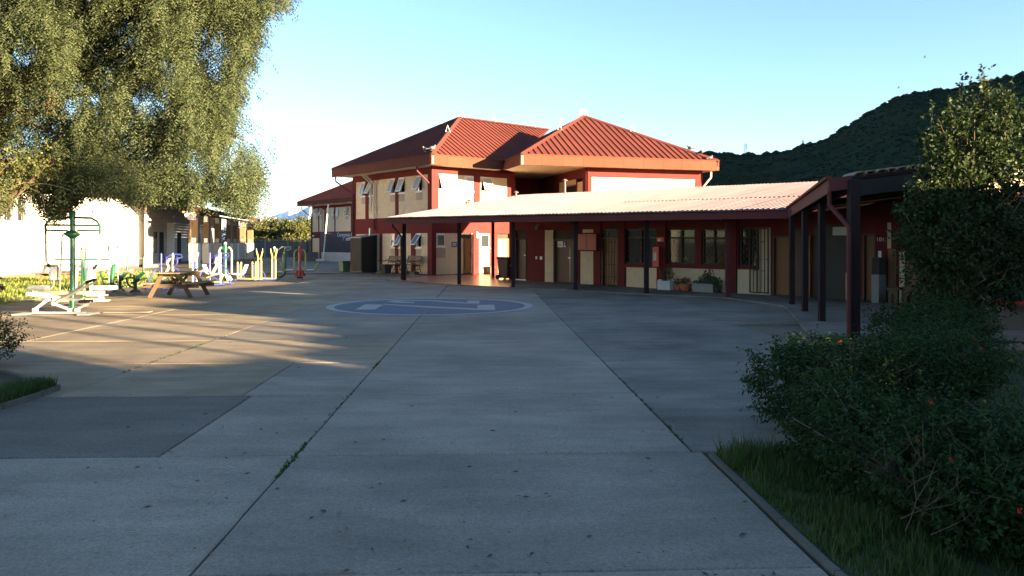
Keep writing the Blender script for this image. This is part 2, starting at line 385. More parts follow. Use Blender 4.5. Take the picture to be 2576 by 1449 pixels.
def fast_mesh(name, V, nper, m, parent=None):     # V: (faces*nper, 3)
    me = bpy.data.meshes.new(name); n = len(V); f = n//nper
    me.vertices.add(n); me.vertices.foreach_set("co", np.ascontiguousarray(V, np.float32).ravel())
    me.loops.add(n); me.loops.foreach_set("vertex_index", np.arange(n, dtype=np.int32))
    me.polygons.add(f); me.polygons.foreach_set("loop_start", np.arange(0, n, nper, dtype=np.int32))
    try: me.polygons.foreach_set("loop_total", np.full(f, nper, np.int32))
    except Exception: pass
    me.materials.append(m); me.update(calc_edges=True); me.validate()
    o = bpy.data.objects.new(name, me); COL.objects.link(o)
    if parent is not None:
        o.parent = parent; o.matrix_parent_inverse = Matrix.Translation(-ORIGIN.get(parent.name, Vector((0,0,0))))
    return o
def grass(name, poly, n, h0, h1, w, m, dens=None, z=.01, lean=.5):
    xs = [p[0] for p in poly]; ys = [p[1] for p in poly]
    x = RNG.uniform(min(xs), max(xs), n*4); y = RNG.uniform(min(ys), max(ys), n*4)
    k = inside(poly, x, y)
    if dens is not None: k &= RNG.random(n*4) < dens(x, y)
    x, y = x[k][:n], y[k][:n]; n = len(x)
    h = RNG.uniform(h0, h1, n)*(.5+.9*(np.sin(x*2.3+1.7*np.sin(y*1.9))*.5+.5)); a = RNG.uniform(0, 2*np.pi, n); b = RNG.uniform(0, 2*np.pi, n); l = RNG.uniform(.1, lean, n)*h
    V = np.zeros((n,3,3)); V[:,0] = np.stack([x-np.cos(a)*w, y-np.sin(a)*w, np.full(n,z)],1); V[:,1] = np.stack([x+np.cos(a)*w, y+np.sin(a)*w, np.full(n,z)],1)
    V[:,2] = np.stack([x+np.cos(b)*l, y+np.sin(b)*l, z+h],1)
    return kind(fast_mesh(name, V.reshape(-1,3), 3, m), 'stuff')
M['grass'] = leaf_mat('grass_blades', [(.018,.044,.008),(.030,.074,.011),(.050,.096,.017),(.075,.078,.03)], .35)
M['grass_sunlit'] = leaf_mat('sunlit_grass', [(.09,.14,.02),(.15,.21,.03),(.23,.25,.055)], .35)  # paler yellow-green blades carry the sunlight on the left lawn
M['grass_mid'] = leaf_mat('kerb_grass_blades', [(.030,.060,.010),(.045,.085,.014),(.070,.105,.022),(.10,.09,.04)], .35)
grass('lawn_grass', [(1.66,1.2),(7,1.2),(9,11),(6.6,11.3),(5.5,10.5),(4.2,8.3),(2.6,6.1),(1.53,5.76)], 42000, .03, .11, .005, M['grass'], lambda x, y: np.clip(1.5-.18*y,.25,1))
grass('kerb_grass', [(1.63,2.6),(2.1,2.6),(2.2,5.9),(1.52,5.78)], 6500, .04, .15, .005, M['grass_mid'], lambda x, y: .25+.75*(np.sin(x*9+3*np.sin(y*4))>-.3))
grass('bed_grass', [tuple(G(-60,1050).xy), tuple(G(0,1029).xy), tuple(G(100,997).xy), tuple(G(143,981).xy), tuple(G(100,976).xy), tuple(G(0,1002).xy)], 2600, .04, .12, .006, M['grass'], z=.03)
grass('sunny_lawn_grass', LAWN_L, 26000, .05, .13, .016, M['grass_sunlit'], lambda x, y: np.where(y > 22, 1, .35))
# weeds along the joints of the paving
def weeds():
    V = []
    def line(q, p0, p1, n):
        for _ in range(n):
            p = random.uniform(p0,p1); c = qp(q+random.gauss(0,.012), p)
            for _ in range(3):
                a = random.uniform(0,6.28); h = random.uniform(.006,.022); w = .004
                V.extend([(c.x-w,c.y,-.01),(c.x+w,c.y,-.01),(c.x+math.cos(a)*.012,c.y+math.sin(a)*.012,h)])
    line(-1.43, 5.3, 6.2, 90); line(-1.43, 9.8, 10.4, 40); line(1.58, 6, 9, 60); line(-4.45, 9.5, 13.5, 160); line(-1.43, 6.2, 9, 25)
    return np.array(V)
kind(fast_mesh('joint_weeds', weeds(), 3, M['grass']), 'stuff')
def litter():
    V = []
    for _ in range(260):
        y = 610+ (random.random()**.6)*830+25; x = random.uniform(200, 2000); c = G(x,y)
        if c.x > 1.5 and c.y < 6: continue
        if c.y > 30: continue
        r = random.uniform(.008,.030); a = random.uniform(0,6.28); d = Vector((math.cos(a),math.sin(a),0)); e = Vector((-d.y,d.x,0))*random.uniform(.2,.45)
        V += [c+d*r+Vector((0,0,.006)), c+e*r+Vector((0,0,.004+r*.3)), c-d*r+Vector((0,0,.006)), c-e*r+Vector((0,0,.005))]
    return np.array([tuple(v) for v in V])
kind(fast_mesh('leaf_litter', litter(), 4, leaf_mat('dead_leaf', [(.05,.03,.018),(.10,.06,.03),(.035,.022,.016)], .1)), 'stuff')
# ---------------------------------------------------------------- two-storey school building
bld = thing('school_building', 'two-storey red and cream school building with ribbed red hip roofs', 'school building', (-1,40,0))
C0 = Vector((-3.64,36.8,0)); dL = Vector((-.657,.754,0)).normalized(); dF = Vector((.754,.657,0)).normalized()
FL = Fr(C0, dL, (-.754,-.657)); FF = Fr(C0, dF, (.657,-.754))
R0 = Vector((3.62,37.4,0)); dR = Vector((.959,.283,0)).normalized(); dS = Vector((-.283,.959,0)).normalized()
FR = Fr(R0, dR, (.283,-.959)); FS = Fr(R0, dS, (-.959,-.283))
CUBE = MB().box(-.5,.5,-.5,.5,-.5,.5)
BLOCK = CUBE.mesh('block', M['cream']); BLOCK2 = CUBE.mesh('bare_block', M['cream2'])
block_n = [0]; REST = MB()
def blocks(F, s0, s1, z0, z1, holes, parent, pale=()):
    bw, bh, g = .39, .20, .010; k = 0
    zr = z0
    nrow = max(1, round((z1-z0)/bh)); bh = (z1-z0)/nrow
    for r in range(nrow):
        za, zb = z0+r*bh, z0+(r+1)*bh
        s = s0-(bw/2 if r%2 else 0)
        while s < s1-1e-3:
            a, b = max(s,s0), min(s+bw,s1); s += bw
            if b-a < .03: continue
            for (x0,x1,u0,u1) in cells(a,b,za,zb,holes):
                if x1-x0 < .04 or u1-u0 < .03: continue
                dark = any(h[0]-.02 <= (x0+x1)/2 <= h[1]+.02 and h[2] <= (u0+u1)/2 <= h[3] for h in pale)
                d = random.uniform(-.002,.002)
                if block_n[0] < 300 and not dark or dark and block_n[0] < 330:
                    o = bpy.data.objects.new('block', BLOCK2 if dark else BLOCK); COL.objects.link(o)
                    o.parent = parent; o.matrix_parent_inverse = Matrix.Translation(-ORIGIN[parent.name])
                    o.location = F.pt((x0+x1)/2, -.03+d, (u0+u1)/2); o.rotation_euler = (0,0,F.rz); o.scale = (x1-x0-g, .06, u1-u0-g)
                    block_n[0] += 1
                else:
                    REST.cur = 1 if dark else 0
                    REST.fbox(F, x0+g/2, x1-g/2, -.06, d, u0+g/2, u1-g/2); REST.cur = 0
def panel(F, s0, s1, z0, z1, holes, parent, mort, pale=()):
    mm = MB()
    for (a,b,c,d) in cells(s0,s1,z0,z1,holes): mm.fbox(F, a, b, -.20, -.009, c, d)
    obj('mortar', mm, M['mortar'], parent)
    blocks(F, s0, s1, z0, z1, holes, parent, pale)
def awning(F, s0, s1, z0, z1, ang, parent, pane='frost', fixed=False, name='window'):
    w = MB(); t = .045
    for (a,b,c,d) in ((s0,s1,z0,z0+t),(s0,s1,z1-t,z1),(s0,s0+t,z0+t,z1-t),(s1-t,s1,z0+t,z1-t)): w.fbox(F, a, b, -.12, -.02, c, d)
    w.fbox(F, s0-.03, s1+.03, -.06, .03, z0-.05, z0-.002)
    win = obj(name, w, M['window_white'], parent)
    def P(s, u, o): # point on the sash: u down from the hinge, o off its plane
        return F.pt(s, -.02+math.sin(ang)*u+math.cos(ang)*o, z1-t-math.cos(ang)*u+math.sin(ang)*o)
    H = z1-z0-2*t+.03; a0, a1 = s0+t*.5, s1-t*.5
    def pb(mb, x0, x1, u0, u1, o0, o1):
        mb.hexa([P(x0,u1,o1),P(x1,u1,o1),P(x1,u1,o0),P(x0,u1,o0),P(x0,u0,o1),P(x1,u0,o1),P(x1,u0,o0),P(x0,u0,o0)])
    sm = MB()
    for q in ((a0,a1,0,t),(a0,a1,H-t,H),(a0,a0+t,t,H-t),(a1-t,a1,t,H-t)): pb(sm, *q, 0, .035)
    obj('sash', sm, M['window_white'], win)
    pm = MB(); pb(pm, a0+t, a1-t, t, H-t, .012, .018); obj('pane', pm, M[pane], win)
    return win
mort = MB(); RED = MB()
# ---- left face of the left wing
def col(F, xa, xb, z0, z1, mb=None, o=.03): (mb or RED).fbox(F, F.sx(xa), F.sx(xb), -.22, o, z0, z1)
ZB, ZM0, ZM1, ZT, ZS = .05, 2.06, 2.88, 4.92, 5.25
sL = FL.sx
LEFTEND = sL(888)
for xa, xb in ((1085.5,1076.5),(1044.8,1034.7),(1002,994.5),(961.7,955.5),(895.5,888)): col(FL, xa, xb, 0, ZM0)
for xa, xb in ((1085.5,1077),(1002,995),(927,920),(895.5,888)): col(FL, xa, xb, ZM1, ZT)
RED.fbox(FL, sL(1085.5), LEFTEND, -.22, .03, ZM0, ZM1); RED.fbox(FL, sL(1085.5), LEFTEND, -.22, .03, ZT, ZS)
def wins(F, L, z0, z1): return [(F.sx(a), F.sx(b), z0, z1) for a, b in L]
up = wins(FL, [(1062,1046.5),(1018,1003),(994.5,982),(938,927.5),(919.5,909)], 4.12, 4.90)
lo = wins(FL, [(1059.5,1045.5),(1013.5,1002.5),(994,983.5),(938,928),(919,908)], 1.34, 2.05)
pale_u = [(a,b,3.68,4.06) for a,b,_,_ in up]; pale_l = [(a,b,.92,1.30) for a,b,_,_ in lo]
for xa, xb in ((1077,1002),(995,927),(920,895.5)): panel(FL, sL(xa), sL(xb), ZM1, ZT, up, bld, mort, pale_u)
for xa, xb in ((1076.5,1044.8),(1034.7,1002),(994.5,961.7),(955.5,895.5)): panel(FL, sL(xa), sL(xb), ZB, ZM0, lo, bld, mort, pale_l)
for (a,b,c,d), g in zip(up, (.42,.36,.40,.50,.30)): awning(FL, a, b, c, d, g, bld)
for (a,b,c,d), g in zip(lo, (.62,.55,.10,.35,.60)): awning(FL, a, b, c, d, g, bld, 'glass')
# ---- front of the left wing
sF = FF.sx; FEND = sF(1293)
for xa, xb in ((1085.5,1096.5),(1153,1159.5),(1189,1204.5),(1233,1251),(1280,1293)): col(FF, xa, xb, 0, ZM0)
for xa, xb in ((1085.5,1103),(1192,1207),(1275.5,1293)): col(FF, xa, xb, ZM1, ZT)
RED.fbox(FF, sF(1085.5), FEND, -.22, .03, ZM0, ZM1); RED.fbox(FF, sF(1085.5), FEND, -.22, .03, ZT, ZS)
up = wins(FF, [(1103.5,1124),(1169,1191.5),(1211,1237)], 4.16, 4.91)
lo = [(sF(1097),sF(1120.5),1.40,2.05),(sF(1208),sF(1232.5),1.33,2.05)]
panel(FF, sF(1103), sF(1192), ZM1, ZT, up, bld, mort); panel(FF, sF(1207), sF(1275.5), ZM1, ZT, up, bld, mort)
panel(FF, sF(1096.5), sF(1153), ZB, ZM0, lo, bld, mort, [(lo[0][0],lo[0][1],.9,1.36)]); panel(FF, sF(1204.5), sF(1233), ZB, ZM0, lo, bld, mort)
for (a,b,c,d), g in zip(up, (.36,.02,.40)): awning(FF, a, b, c, d, g, bld)
for (a,b,c,d) in lo: awning(FF, a, b, c, d, 0.0, bld, 'glass')
def door(F, s0, s1, z0, z1, parent, m, frame=None, o=-.06, leaf_t=.04, panels=0, handle=1, ang=0, hinge=0):
    f = MB(); t = .05
    for q in ((s0,s0+t,z0,z1),(s1-t,s1,z0,z1),(s0+t,s1-t,z1-t,z1)): f.fbox(F, q[0], q[1], -.14, .015, q[2], q[3])
    d = obj('door', f, frame or m, parent)
    l = MB(); l.fbox(F, s0+t+.004, s1-t-.004, o-leaf_t, o, z0+.012, z1-t-.004)
    if panels:
        w = s1-s0-2*t
        for i in range(panels):
            za = z0+.15+i*(z1-z0-.25)/panels; zb = za+(z1-z0-.25)/panels-.14
            for (a,b,c,e) in ((s0+t+.09,s1-t-.09,za,za+.02),(s0+t+.09,s1-t-.09,zb-.02,zb),(s0+t+.09,s0+t+.11,za+.02,zb-.02),(s1-t-.11,s1-t-.09,za+.02,zb-.02)):
                l.fbox(F, a, b, o, o+.012, c, e)
    obj('leaf', l, m, d)
    if handle:
        h = MB(); hs = s1-t-.07 if handle > 0 else s0+t+.07
        h.fbox(F, hs-.02, hs+.02, o, o+.008, z0+.95, z0+1.12); h.fbox(F, hs-.06*(1 if handle>0 else -1)-.05, hs+.02, o+.035, o+.05, z0+1.02, z0+1.045); h.fbox(F, hs-.008, hs+.012, o+.008, o+.036, z0+1.02, z0+1.04)
        obj('handle', h, M['steel'], d)
    return d
# two doors under the walkway; the first stands half open
s0, s1 = sF(1160), sF(1188)
tr = MB(); tr.fbox(FF, s0, s1, -.12, -.06, 1.80, 2.05); obj('transom', tr, M['greybox'], bld)
f = MB()
for q in ((s0,s0+.05,.04,1.80),(s1-.05,s1,.04,2.05)): f.fbox(FF, q[0], q[1], -.14, .02, q[2], q[3])
d = obj('door', f, M['paledoor'], bld)
l = MB(); l.fbox(FF, s0+.055, s0+.055+(s1-s0)*.52, -.10, -.05, .055, 1.79); obj('leaf', l, M['paledoor'], d)
hp = FF.pt(s1-.06,-.05,0); e = FF.pt(s1-.50,.05,0)
l = MB(); l.bar((hp.x,hp.y,.92), (e.x,e.y,.92), .04, 1.72); obj('open_leaf', l, M['door'], d)
h = MB(); k = hp.lerp(e,.12)+FF.n*.05; h.ball((k.x,k.y,1.02), .035); h.ball((k.x,k.y,.93), .03); obj('handle', h, M['grip'], d)
s0, s1 = sF(1251), sF(1280)
tr = MB(); tr.fbox(FF, s0, s1, -.12, -.06, 1.80, 2.03); obj('transom', tr, M['greybox'], bld)
door(FF, s0, s1, .04, 1.80, bld, M['paledoor'], M['door'], panels=2, handle=-1)
obj('red_frame', RED, M['red'], bld); RED = MB()
# ---- right wing: front, side wall and recess
ZT2 = 4.80
sR = FR.sx; RE = sR(1767)
for xa, xb in ((1473.5,1488),(1749,1767)): RED.fbox(FR, sR(xa), sR(xb), -.22, .03, 0, ZT2)
RED.fbox(FR, sR(1473.5), RE, -.22, .03, ZT2, ZS); RED.fbox(FR, sR(1488), sR(1749), -.22, .03, 2.2, 2.9)
panel(FR, sR(1488), sR(1749), 2.9, ZT2, [], bld, mort); panel(FR, sR(1488), sR(1749), 0, 2.2, [], bld, mort)
sS = FS.sx; SE = sS(1404)
for xa, xb in ((1473.5,1466.5),(1452.5,1449.5),(1406.5,1404)): RED.fbox(FS, sS(xa), sS(xb), -.22, .02, 2.2, ZT2)
RED.fbox(FS, 0, SE, -.22, .02, ZT2, ZS)
wS = [(sS(1449),sS(1418),3.35,4.55)]
panel(FS, sS(1466.5), sS(1452.5), 2.2, 4.62, [], bld, mort)
for (a,b,c,d) in cells(sS(1449.5), sS(1406.5), 2.2, ZT2, wS): mort.fbox(FS, a, b, -.2, -.009, c, d)
blocks(FS, sS(1417.5), sS(1406.5), 2.2, 4.5, [], bld)
w = MB(); a, b, c, d = wS[0]; t = .05
for q in ((a,b,c,c+t),(a,b,d-t,d),(a,a+t,c+t,d-t),(b-t,b,c+t,d-t),(a+t,b-t,3.93,3.98)): w.fbox(FS, q[0], q[1], -.12, -.02, q[2], q[3])
win = obj('window', w, M['grey'], bld)
p_ = MB(); p_.fbox(FS, a+t, b-t, -.09, -.08, c+t, d-t); obj('pane', p_, M['glass'], win)
p_ = MB(); p_.fbox(FS, a+t+.03, (a+b)/2-.02, -.078, -.072, c+t, 3.92); p_.fbox(FS, (a+b)/2+.02, b-t-.03, -.078, -.072, c+t, 3.92); obj('curtain', p_, M['frost'], win)
# recess: back wall, gallery floor, railing
q0 = FF.pt(FEND,0,0); q1 = FS.pt(SE,0,0)
rc = MB(); B0_ = q0+dF*.2+Vector((-.657,.754,0))*4.0; B1_ = q1+dS*3.2
rc.bar((q0.x,q0.y,3.8),(B0_.x,B0_.y,3.8),.2,3.0); rc.bar((B0_.x,B0_.y,3.8),(B1_.x,B1_.y,3.8),.2,3.0); rc.bar((q1.x+.12,q1.y,3.8),(B1_.x+.12,B1_.y,3.8),.2,3.0)
obj('recess_wall', rc, M['red'], bld)
rc = MB(); rc.prism([tuple(q0.xy), tuple(R0.xy), tuple(q1.xy), tuple(B1_.xy), tuple(B0_.xy)], 2.55, 2.72); obj('gallery_floor', rc, M['concrete_r'], bld)
for i, xx in enumerate((1325,1352,1392)):
    k = (xx-CX)/FPX; yb = B0_.y+ (B1_.y-B0_.y)*((k*B0_.y-B0_.x)/((B1_.x-B0_.x)-k*(B1_.y-B0_.y))); 
    pb = MB(); pb.box(k*yb-.45,k*yb+.45,yb-.30,yb-.22,2.75,4.3+.1*i); obj('doorway', pb, M['darkwood'] if i == 2 else M['greybox'], bld)
rl = MB()
ra, rb_ = q0.lerp(R0,.28), q0.lerp(R0,.86); ra = ra+Vector((.2,-.3,0)); rb_ = rb_+Vector((.0,.2,0))
rl.tube([(ra.x,ra.y,2.7),(ra.x,ra.y,3.72),(rb_.x,rb_.y,3.66),(rb_.x,rb_.y,2.7)], .035, 8)
rl.tube([(ra.x,ra.y,3.3),(rb_.x,rb_.y,3.28)], .02, 6); rl.tube([(ra.x,ra.y,3.0),(rb_.x,rb_.y,3.0)], .02, 6)
obj('railing', rl, M['white'], bld, smooth=True)
# ---- near-black lining stands for unlit rooms; rear walls close the volume
inn = MB()
def lining(F, a, b, z0, z1): inn.fbox(F, a, b, -.75, -.70, z0, z1)
lining(FL, .7, LEFTEND-.05, 0, ZS-.02); lining(FF, .7, FEND-.25, 0, ZS-.02); obj('dark_lining', inn, M['inside'], bld); inn = MB(); lining(FR, .9, RE-.1, 0, ZS-.02); inn.fbox(FS, .8, SE-.1, -.62, -.58, 2.2, ZS-.02)
obj('dark_lining', inn, M['inside'], bld)
bk = MB(); pA = FL.pt(LEFTEND-.1,-.1,0); pB = pA+dF*9.5; pC = FR.pt(RE-.1,-.1,0); pD = pC+dS*9.0
bk.bar((pA.x,pA.y,2.6),(pB.x,pB.y,2.6),.2,5.2); bk.bar((pC.x,pC.y,2.6),(pD.x,pD.y,2.6),.2,5.2); bk.bar((pD.x,pD.y,2.6),(pB.x,pB.y,2.6),.2,5.2)
obj('rear_wall', bk, M['red'], bld)
obj('mortar', mort, M['mortar'], bld); obj('red_frame', RED, M['red'], bld)
kind(obj('block_courses', REST, [M['cream'],M['cream2']], bld), 'stuff')
# ---- roofs
def slope(poly, eave_d, parent, m, pitch=.33, rw=.075, rh=.045, name='roof_slope', th=.03, seed=0, start=0):
    """ribbed steel slope on a planar polygon; ribs run at right angles to eave_d within the plane"""
    P = [Vector(p) for p in poly]; n = None
    for i in range(1, len(P)-1):
        n = (P[i]-P[0]).cross(P[i+1]-P[0])
        if n.length > 1e-6: break
    n.normalize(); n = n if n.z > 0 else -n
    e = Vector(eave_d); e = (e-n*e.dot(n)).normalized(); u = n.cross(e); u = u if u.z > 0 else -u
    b = MB(); N = len(P)
    b.add([p for p in P]+[p-n*th for p in P], [tuple(range(N)), tuple(range(N,2*N))[::-1]]+[(i,(i+1)%N,N+(i+1)%N,N+i) for i in range(N)])
    c = [((p-P[0]).dot(e), (p-P[0]).dot(u)) for p in P]
    lo, hi = min(q[0] for q in c), max(q[0] for q in c); x = lo+pitch*.5+start
    while x < hi:
        def span(x):
            ys = []
            for i in range(N):
                (x0,y0),(x1,y1) = c[i], c[(i+1)%N]
                if (x0 > x) != (x1 > x): ys.append(y0+(y1-y0)*(x-x0)/(x1-x0))
            return (min(ys), max(ys)) if len(ys) >= 2 else None
        sp = span(x)
        if sp and sp[1]-sp[0] > .08:
            y0, y1 = sp; y0 += -.01; y1 -= .02
            o = P[0]+e*x; A = o+u*y0; B = o+u*y1
            b.hexa([A-e*rw/2, A+e*rw/2, B+e*rw/2, B-e*rw/2, A-e*rw*.28+n*rh, A+e*rw*.28+n*rh, B+e*rw*.28+n*rh, B-e*rw*.28+n*rh])
        x += pitch
    return obj(name, b, m, parent)
def ridge(a, b, parent, m, w=.30, name='ridge_cap'):
    mb = MB(); a = Vector(a); b = Vector(b); d = (b-a).normalized(); r = d.cross(Vector((0,0,1))).normalized()
    k = .035+.02
    vs = [a-r*w/2+Vector((0,0,-.05)), a+Vector((0,0,k)), a+r*w/2+Vector((0,0,-.05)), b-r*w/2+Vector((0,0,-.05)), b+Vector((0,0,k)), b+r*w/2+Vector((0,0,-.05))]
    off = Vector((0,0,.035)); vs = [v+off for v in vs]
    mb.add(vs, [(0,1,4,3),(1,2,5,4),(0,3,5,2)]); return obj(name, mb, m, parent)
def fascia_run(a, b, nrm, z0, z1, parent, seg=1.0, t=.04):
    a = Vector(a); b = Vector(b); d = b-a; L = d.length; k = max(1, round(L/seg)); n = Vector(nrm)
    F = Fr(a, d, n)
    for i in range(k):
        mb = MB(); mb.fbox(F, L*i/k+.004, L*(i+1)/k-.004, -t, 0, z0, z1); obj('fascia_panel', mb, M['fascia'], parent)
    mb = MB(); mb.fbox(F, 0, L, -.10, .03, z1+.001, z1+.05); obj('gutter_lip', mb, M['fascia'], parent)
    mb = MB(); mb.fbox(F, 0, L, -.14, -t-.003, z0+.02, z1-.02); obj('fascia_backing', mb, M['soffit'], parent)
ZE = 5.66
A = Vector((-3.73,35.5,ZE)); LW = 9.6
Bc = A+dL*LW; Pk = A+dL*4.8+dF*5.25+Vector((0,0,2.84)); 
E1 = Vector((.40,35.5,ZE)); E2 = E1+dR*10.4; Q = E1+dR*5.2+dS*5.2+Vector((0,0,2.84))
RE_ = Pk+dF*6.85
V0 = A+dF*4.55                         # where the two eaves meet
slope([A, Bc, Pk], dL, bld, M['roof']); slope([A, V0, RE_+Vector((0,0,0)), Pk], dF, bld, M['roof'], start=.1)
Bf = Bc+dF*12.1
slope([Bc, Bc+dF*12.1, RE_, Pk], dF, bld, M['roof'])
slope([E1, E2, Q], dR, bld, M['roof']); E4 = E1+dS*10.4; E3 = E2+dS*10.4
slope([E1, E4, Q], dS, bld, M['roof']); slope([E2, E3, Q], dS, bld, M['roof']); slope([E3, E4, Q], dR, bld, M['roof'])
for a, b in ((A,Pk),(Bc,Pk),(Pk,RE_),(E1,Q),(E2,Q),(E3,Q)): ridge(a, b, bld, M['roof'])
fascia_run(A, Bc, FL.n, 5.22, 5.66, bld); fascia_run(A, V0, FF.n, 5.22, 5.66, bld)
fascia_run(E1, E2, FR.n, 5.20, 5.66, bld); fascia_run(E1, E1+dS*3.05, FS.n, 5.20, 5.66, bld); fascia_run(E2, E2+dS*6, -FS.n, 5.20, 5.66, bld)
sf = MB(); lz = 5.225
sf.prism([tuple(p.xy) for p in (A+FL.n*-.05+FF.n*-.05, V0-FF.n*.05, V0-FF.n*1.4, A-FF.n*1.35-FL.n*1.35, Bc-FL.n*1.35, Bc-FL.n*.05)], 5.262, 5.30)
sf.prism([tuple(p.xy) for p in (E1-FR.n*.05-FS.n*.05, E2-FR.n*.05, E2-FR.n*1.3, R0+dR*.1+dS*.1, FS.pt(SE+3,-.3,0), B0_, q0, E1+dS*3.0-FS.n*.05)], 5.265, 5.305)
obj('soffit', sf, M['soffit'], bld)
# downpipes, vent pipes, roof hooks
def pipe(F, pts, r, m, name='downpipe'):
    mb = MB(); mb.tube([F.pt(*p) for p in pts], r, 8); obj(name, mb, m, bld, smooth=True)
pipe(FL, [(.35,.85,5.22),(.35,.85,5.0),(-.02+.12,.10,4.25),(.12,.10,3.0),(.12,.10,.1)], .045, M['maroon'])
s_ = LEFTEND-.15
pipe(FL, [(s_+.55,.85,5.22),(s_+.55,.85,4.98),(s_,.10,4.3),(s_,.10,.05)], .045, M['maroon'])
for xx, zb in ((938,3.3),(945.5,2.86)):
    s_ = sL(xx); pipe(FL, [(s_-.1,.80,5.24),(s_,.12,4.75),(s_,.12,zb)], .055, M['soffit'], 'vent_pipe')
pipe(FL, [(sL(945.5),.12,2.87),(sL(945.5),.12,2.3)], .05, M['maroon'])
pipe(FR, [(RE+.25,.4,5.2),(RE+.25,.4,4.9),(RE+.02,.06,4.45),(RE+.02,.06,2.5)], .05, M['soffit'])
pipe(FR, [(.06,.07,5.2),(.06,.07,2.6)], .035, M['red'])
def hook(p, name='roof_hook', s=1.0):
    mb = MB(); p = Vector(p)
    mb.tube([p+Vector((-.10*s,-.08*s,0)), p+Vector((-.02*s,0,.34*s)), p+Vector((.12*s,.06*s,-.02))], .018, 5); obj(name, mb, M['white'], bld)
for p in (Pk+dF*.1, Pk+dF*.25, Q, Q+Vector((.12,0,0)), Q+Vector((-.15,0,.02)), Pk+dF*2.5, Pk.lerp(A,.45), Q.lerp(E1,.42), Q.lerp(E2,.38), Pk.lerp(Bc,.5), Pk+dF*5.6, Pk.lerp(Bc,.12), RE_.lerp(Q,.4)): hook(Vector(p)+Vector((0,0,.05)))
mb = MB(); v = Pk.lerp(Bc,.05)+Vector((0,0,.05)); mb.tube([v, v+Vector((0,0,.45))], .02, 6); mb.tube([v+Vector((.25,.1,.1)), v+Vector((.25,.1,.40))], .02, 6); obj('antenna_mast', mb, M['grey'], bld)
# wall lamp, small blue sign, boiler cupboard beside the wall
lp = MB(); s_ = sF(1198); c = FF.pt(s_,.06,1.98)
lp.ball(c, .10, 12, 8, (.75,.75,1.75)); tag(obj('wall_lamp', lp, M['white'], smooth=True), 'white oval bulkhead lamp on the red pier between the two lit doors', 'wall lamp')
sg = thing('wall_sign', 'small dark blue sign with two white text lines on the cream wall', 'sign', FF.pt(sF(1143),.01,1.5))
mb = MB(); mb.fbox(FF, sF(1136), sF(1149), .004, .02, 1.37, 1.62); obj('plate', mb, M['sign_blue'], sg)
def fake_text(F, s0, s1, z0, z1, o, rows, parent, m, name='lettering', dens=9):
    mb = MB(); h = (z1-z0)/rows
    for r in range(rows):
        s = s0; zc = z1-h*(r+.5)
        while s < s1-.01:
            w = random.uniform(.35,.8)*(s1-s0)/dens
            if random.random() > .12: mb.fbox(F, s, min(s+w,s1), o, o+.002, zc-h*.28, zc+h*.28)
            s += w+.18*(s1-s0)/dens
    return obj(name, mb, m, parent)
fake_text(FF, sF(1138), sF(1147.5), 1.42, 1.58, .0205, 2, sg, M['white'])
cb = thing('boiler_cupboard', 'tall black and brown metal cupboard with sloping lid against the cream wall', 'cupboard', FL.pt(sL(925),.6,0))
F = FL; a, b = sL(950), sL(921)
def tall(o0, o1, s0, s1, zb, zf): # sloping top
    m_ = MB(); return m_.hexa([F.pt(s0,o1,0.04),F.pt(s1,o1,0.04),F.pt(s1,o0,0.04),F.pt(s0,o0,0.04),F.pt(s0,o1,zf),F.pt(s1,o1,zf),F.pt(s1,o0,zb),F.pt(s0,o0,zb)])
obj('body', tall(.05,.95,a,b,1.98,1.84), M['black'], cb)
mb = MB(); mb.fbox(F, a+.03, b-.03, .951, .975, .55, 1.82); obj('front_panel', mb, M['greybox'], cb)
mb = MB(); mb.fbox(F, a+.05, (a+b)/2-.01, .951, .975, .08, .54); mb.fbox(F, (a+b)/2+.02, b-.05, .951, .975, .08, .54); obj('lower_door', mb, M['greybox'], cb)
m_ = MB(); m_.hexa([F.pt(a-.06,1.05,1.835),F.pt(b+.06,1.05,1.835),F.pt(b+.06,.03,1.995),F.pt(a-.06,.03,1.995),F.pt(a-.06,1.05,1.875),F.pt(b+.06,1.05,1.875),F.pt(b+.06,.03,2.035),F.pt(a-.06,.03,2.035)]); obj('lid', m_, M['grey'], cb)
c = F.pt(a+.25,.3,0); m_ = MB(); m_.tube([(c.x,c.y,1.97),(c.x,c.y,2.36)], .07, 10); obj('flue', m_, M['steel'], cb, smooth=True)
# ---------------------------------------------------------------- covered walkway
dE = Vector((.741,-.671,0)).normalized(); dU = Vector((.671,.741,0)).normalized()
T0 = Vector((-4.9,31.2,0)); wk = thing('covered_walkway', 'covered walkway with long pale corrugated roof on dark timber posts', 'walkway', (0,28,0))
def zE(s): return 2.60-.0078*s
def RP(s, t, dz=0): v = T0+dE*s+dU*t; return Vector((v.x,v.y,zE(s)+.157*t+dz))
SR0, SR1 = -.30, 16.9; ns = 19
for i in range(ns):
    a = SR0+(SR1-SR0)*i/ns; b = SR0+(SR1-SR0)*(i+1)/ns
    dz = .006*(i%2); jit = random.uniform(-.03,.03)
    slope([RP(a,-.06,dz), RP(b+.03,-.06,dz), RP(b+.03,8.2+jit,dz), RP(a,8.2+jit,dz)], dE, wk, M['walkroof'], pitch=.151, rw=.060, rh=.042, name='roof_sheet', th=.012)
mb = MB(); mb.hexa([RP(SR0,.05,-.13),RP(SR1,.05,-.13),RP(SR1,8.1,-.13),RP(SR0,8.1,-.13),RP(SR0,.05,-.10),RP(SR1,.05,-.10),RP(SR1,8.1,-.10),RP(SR0,8.1,-.10)])
obj('ceiling', mb, M['maroon'], wk)
mb = MB(); a, b = RP(SR0-.12,0,-.14), RP(SR1-.1,0,-.14); mb.bar(a, b, .05, .20); obj('fascia', mb, M['maroon'], wk)
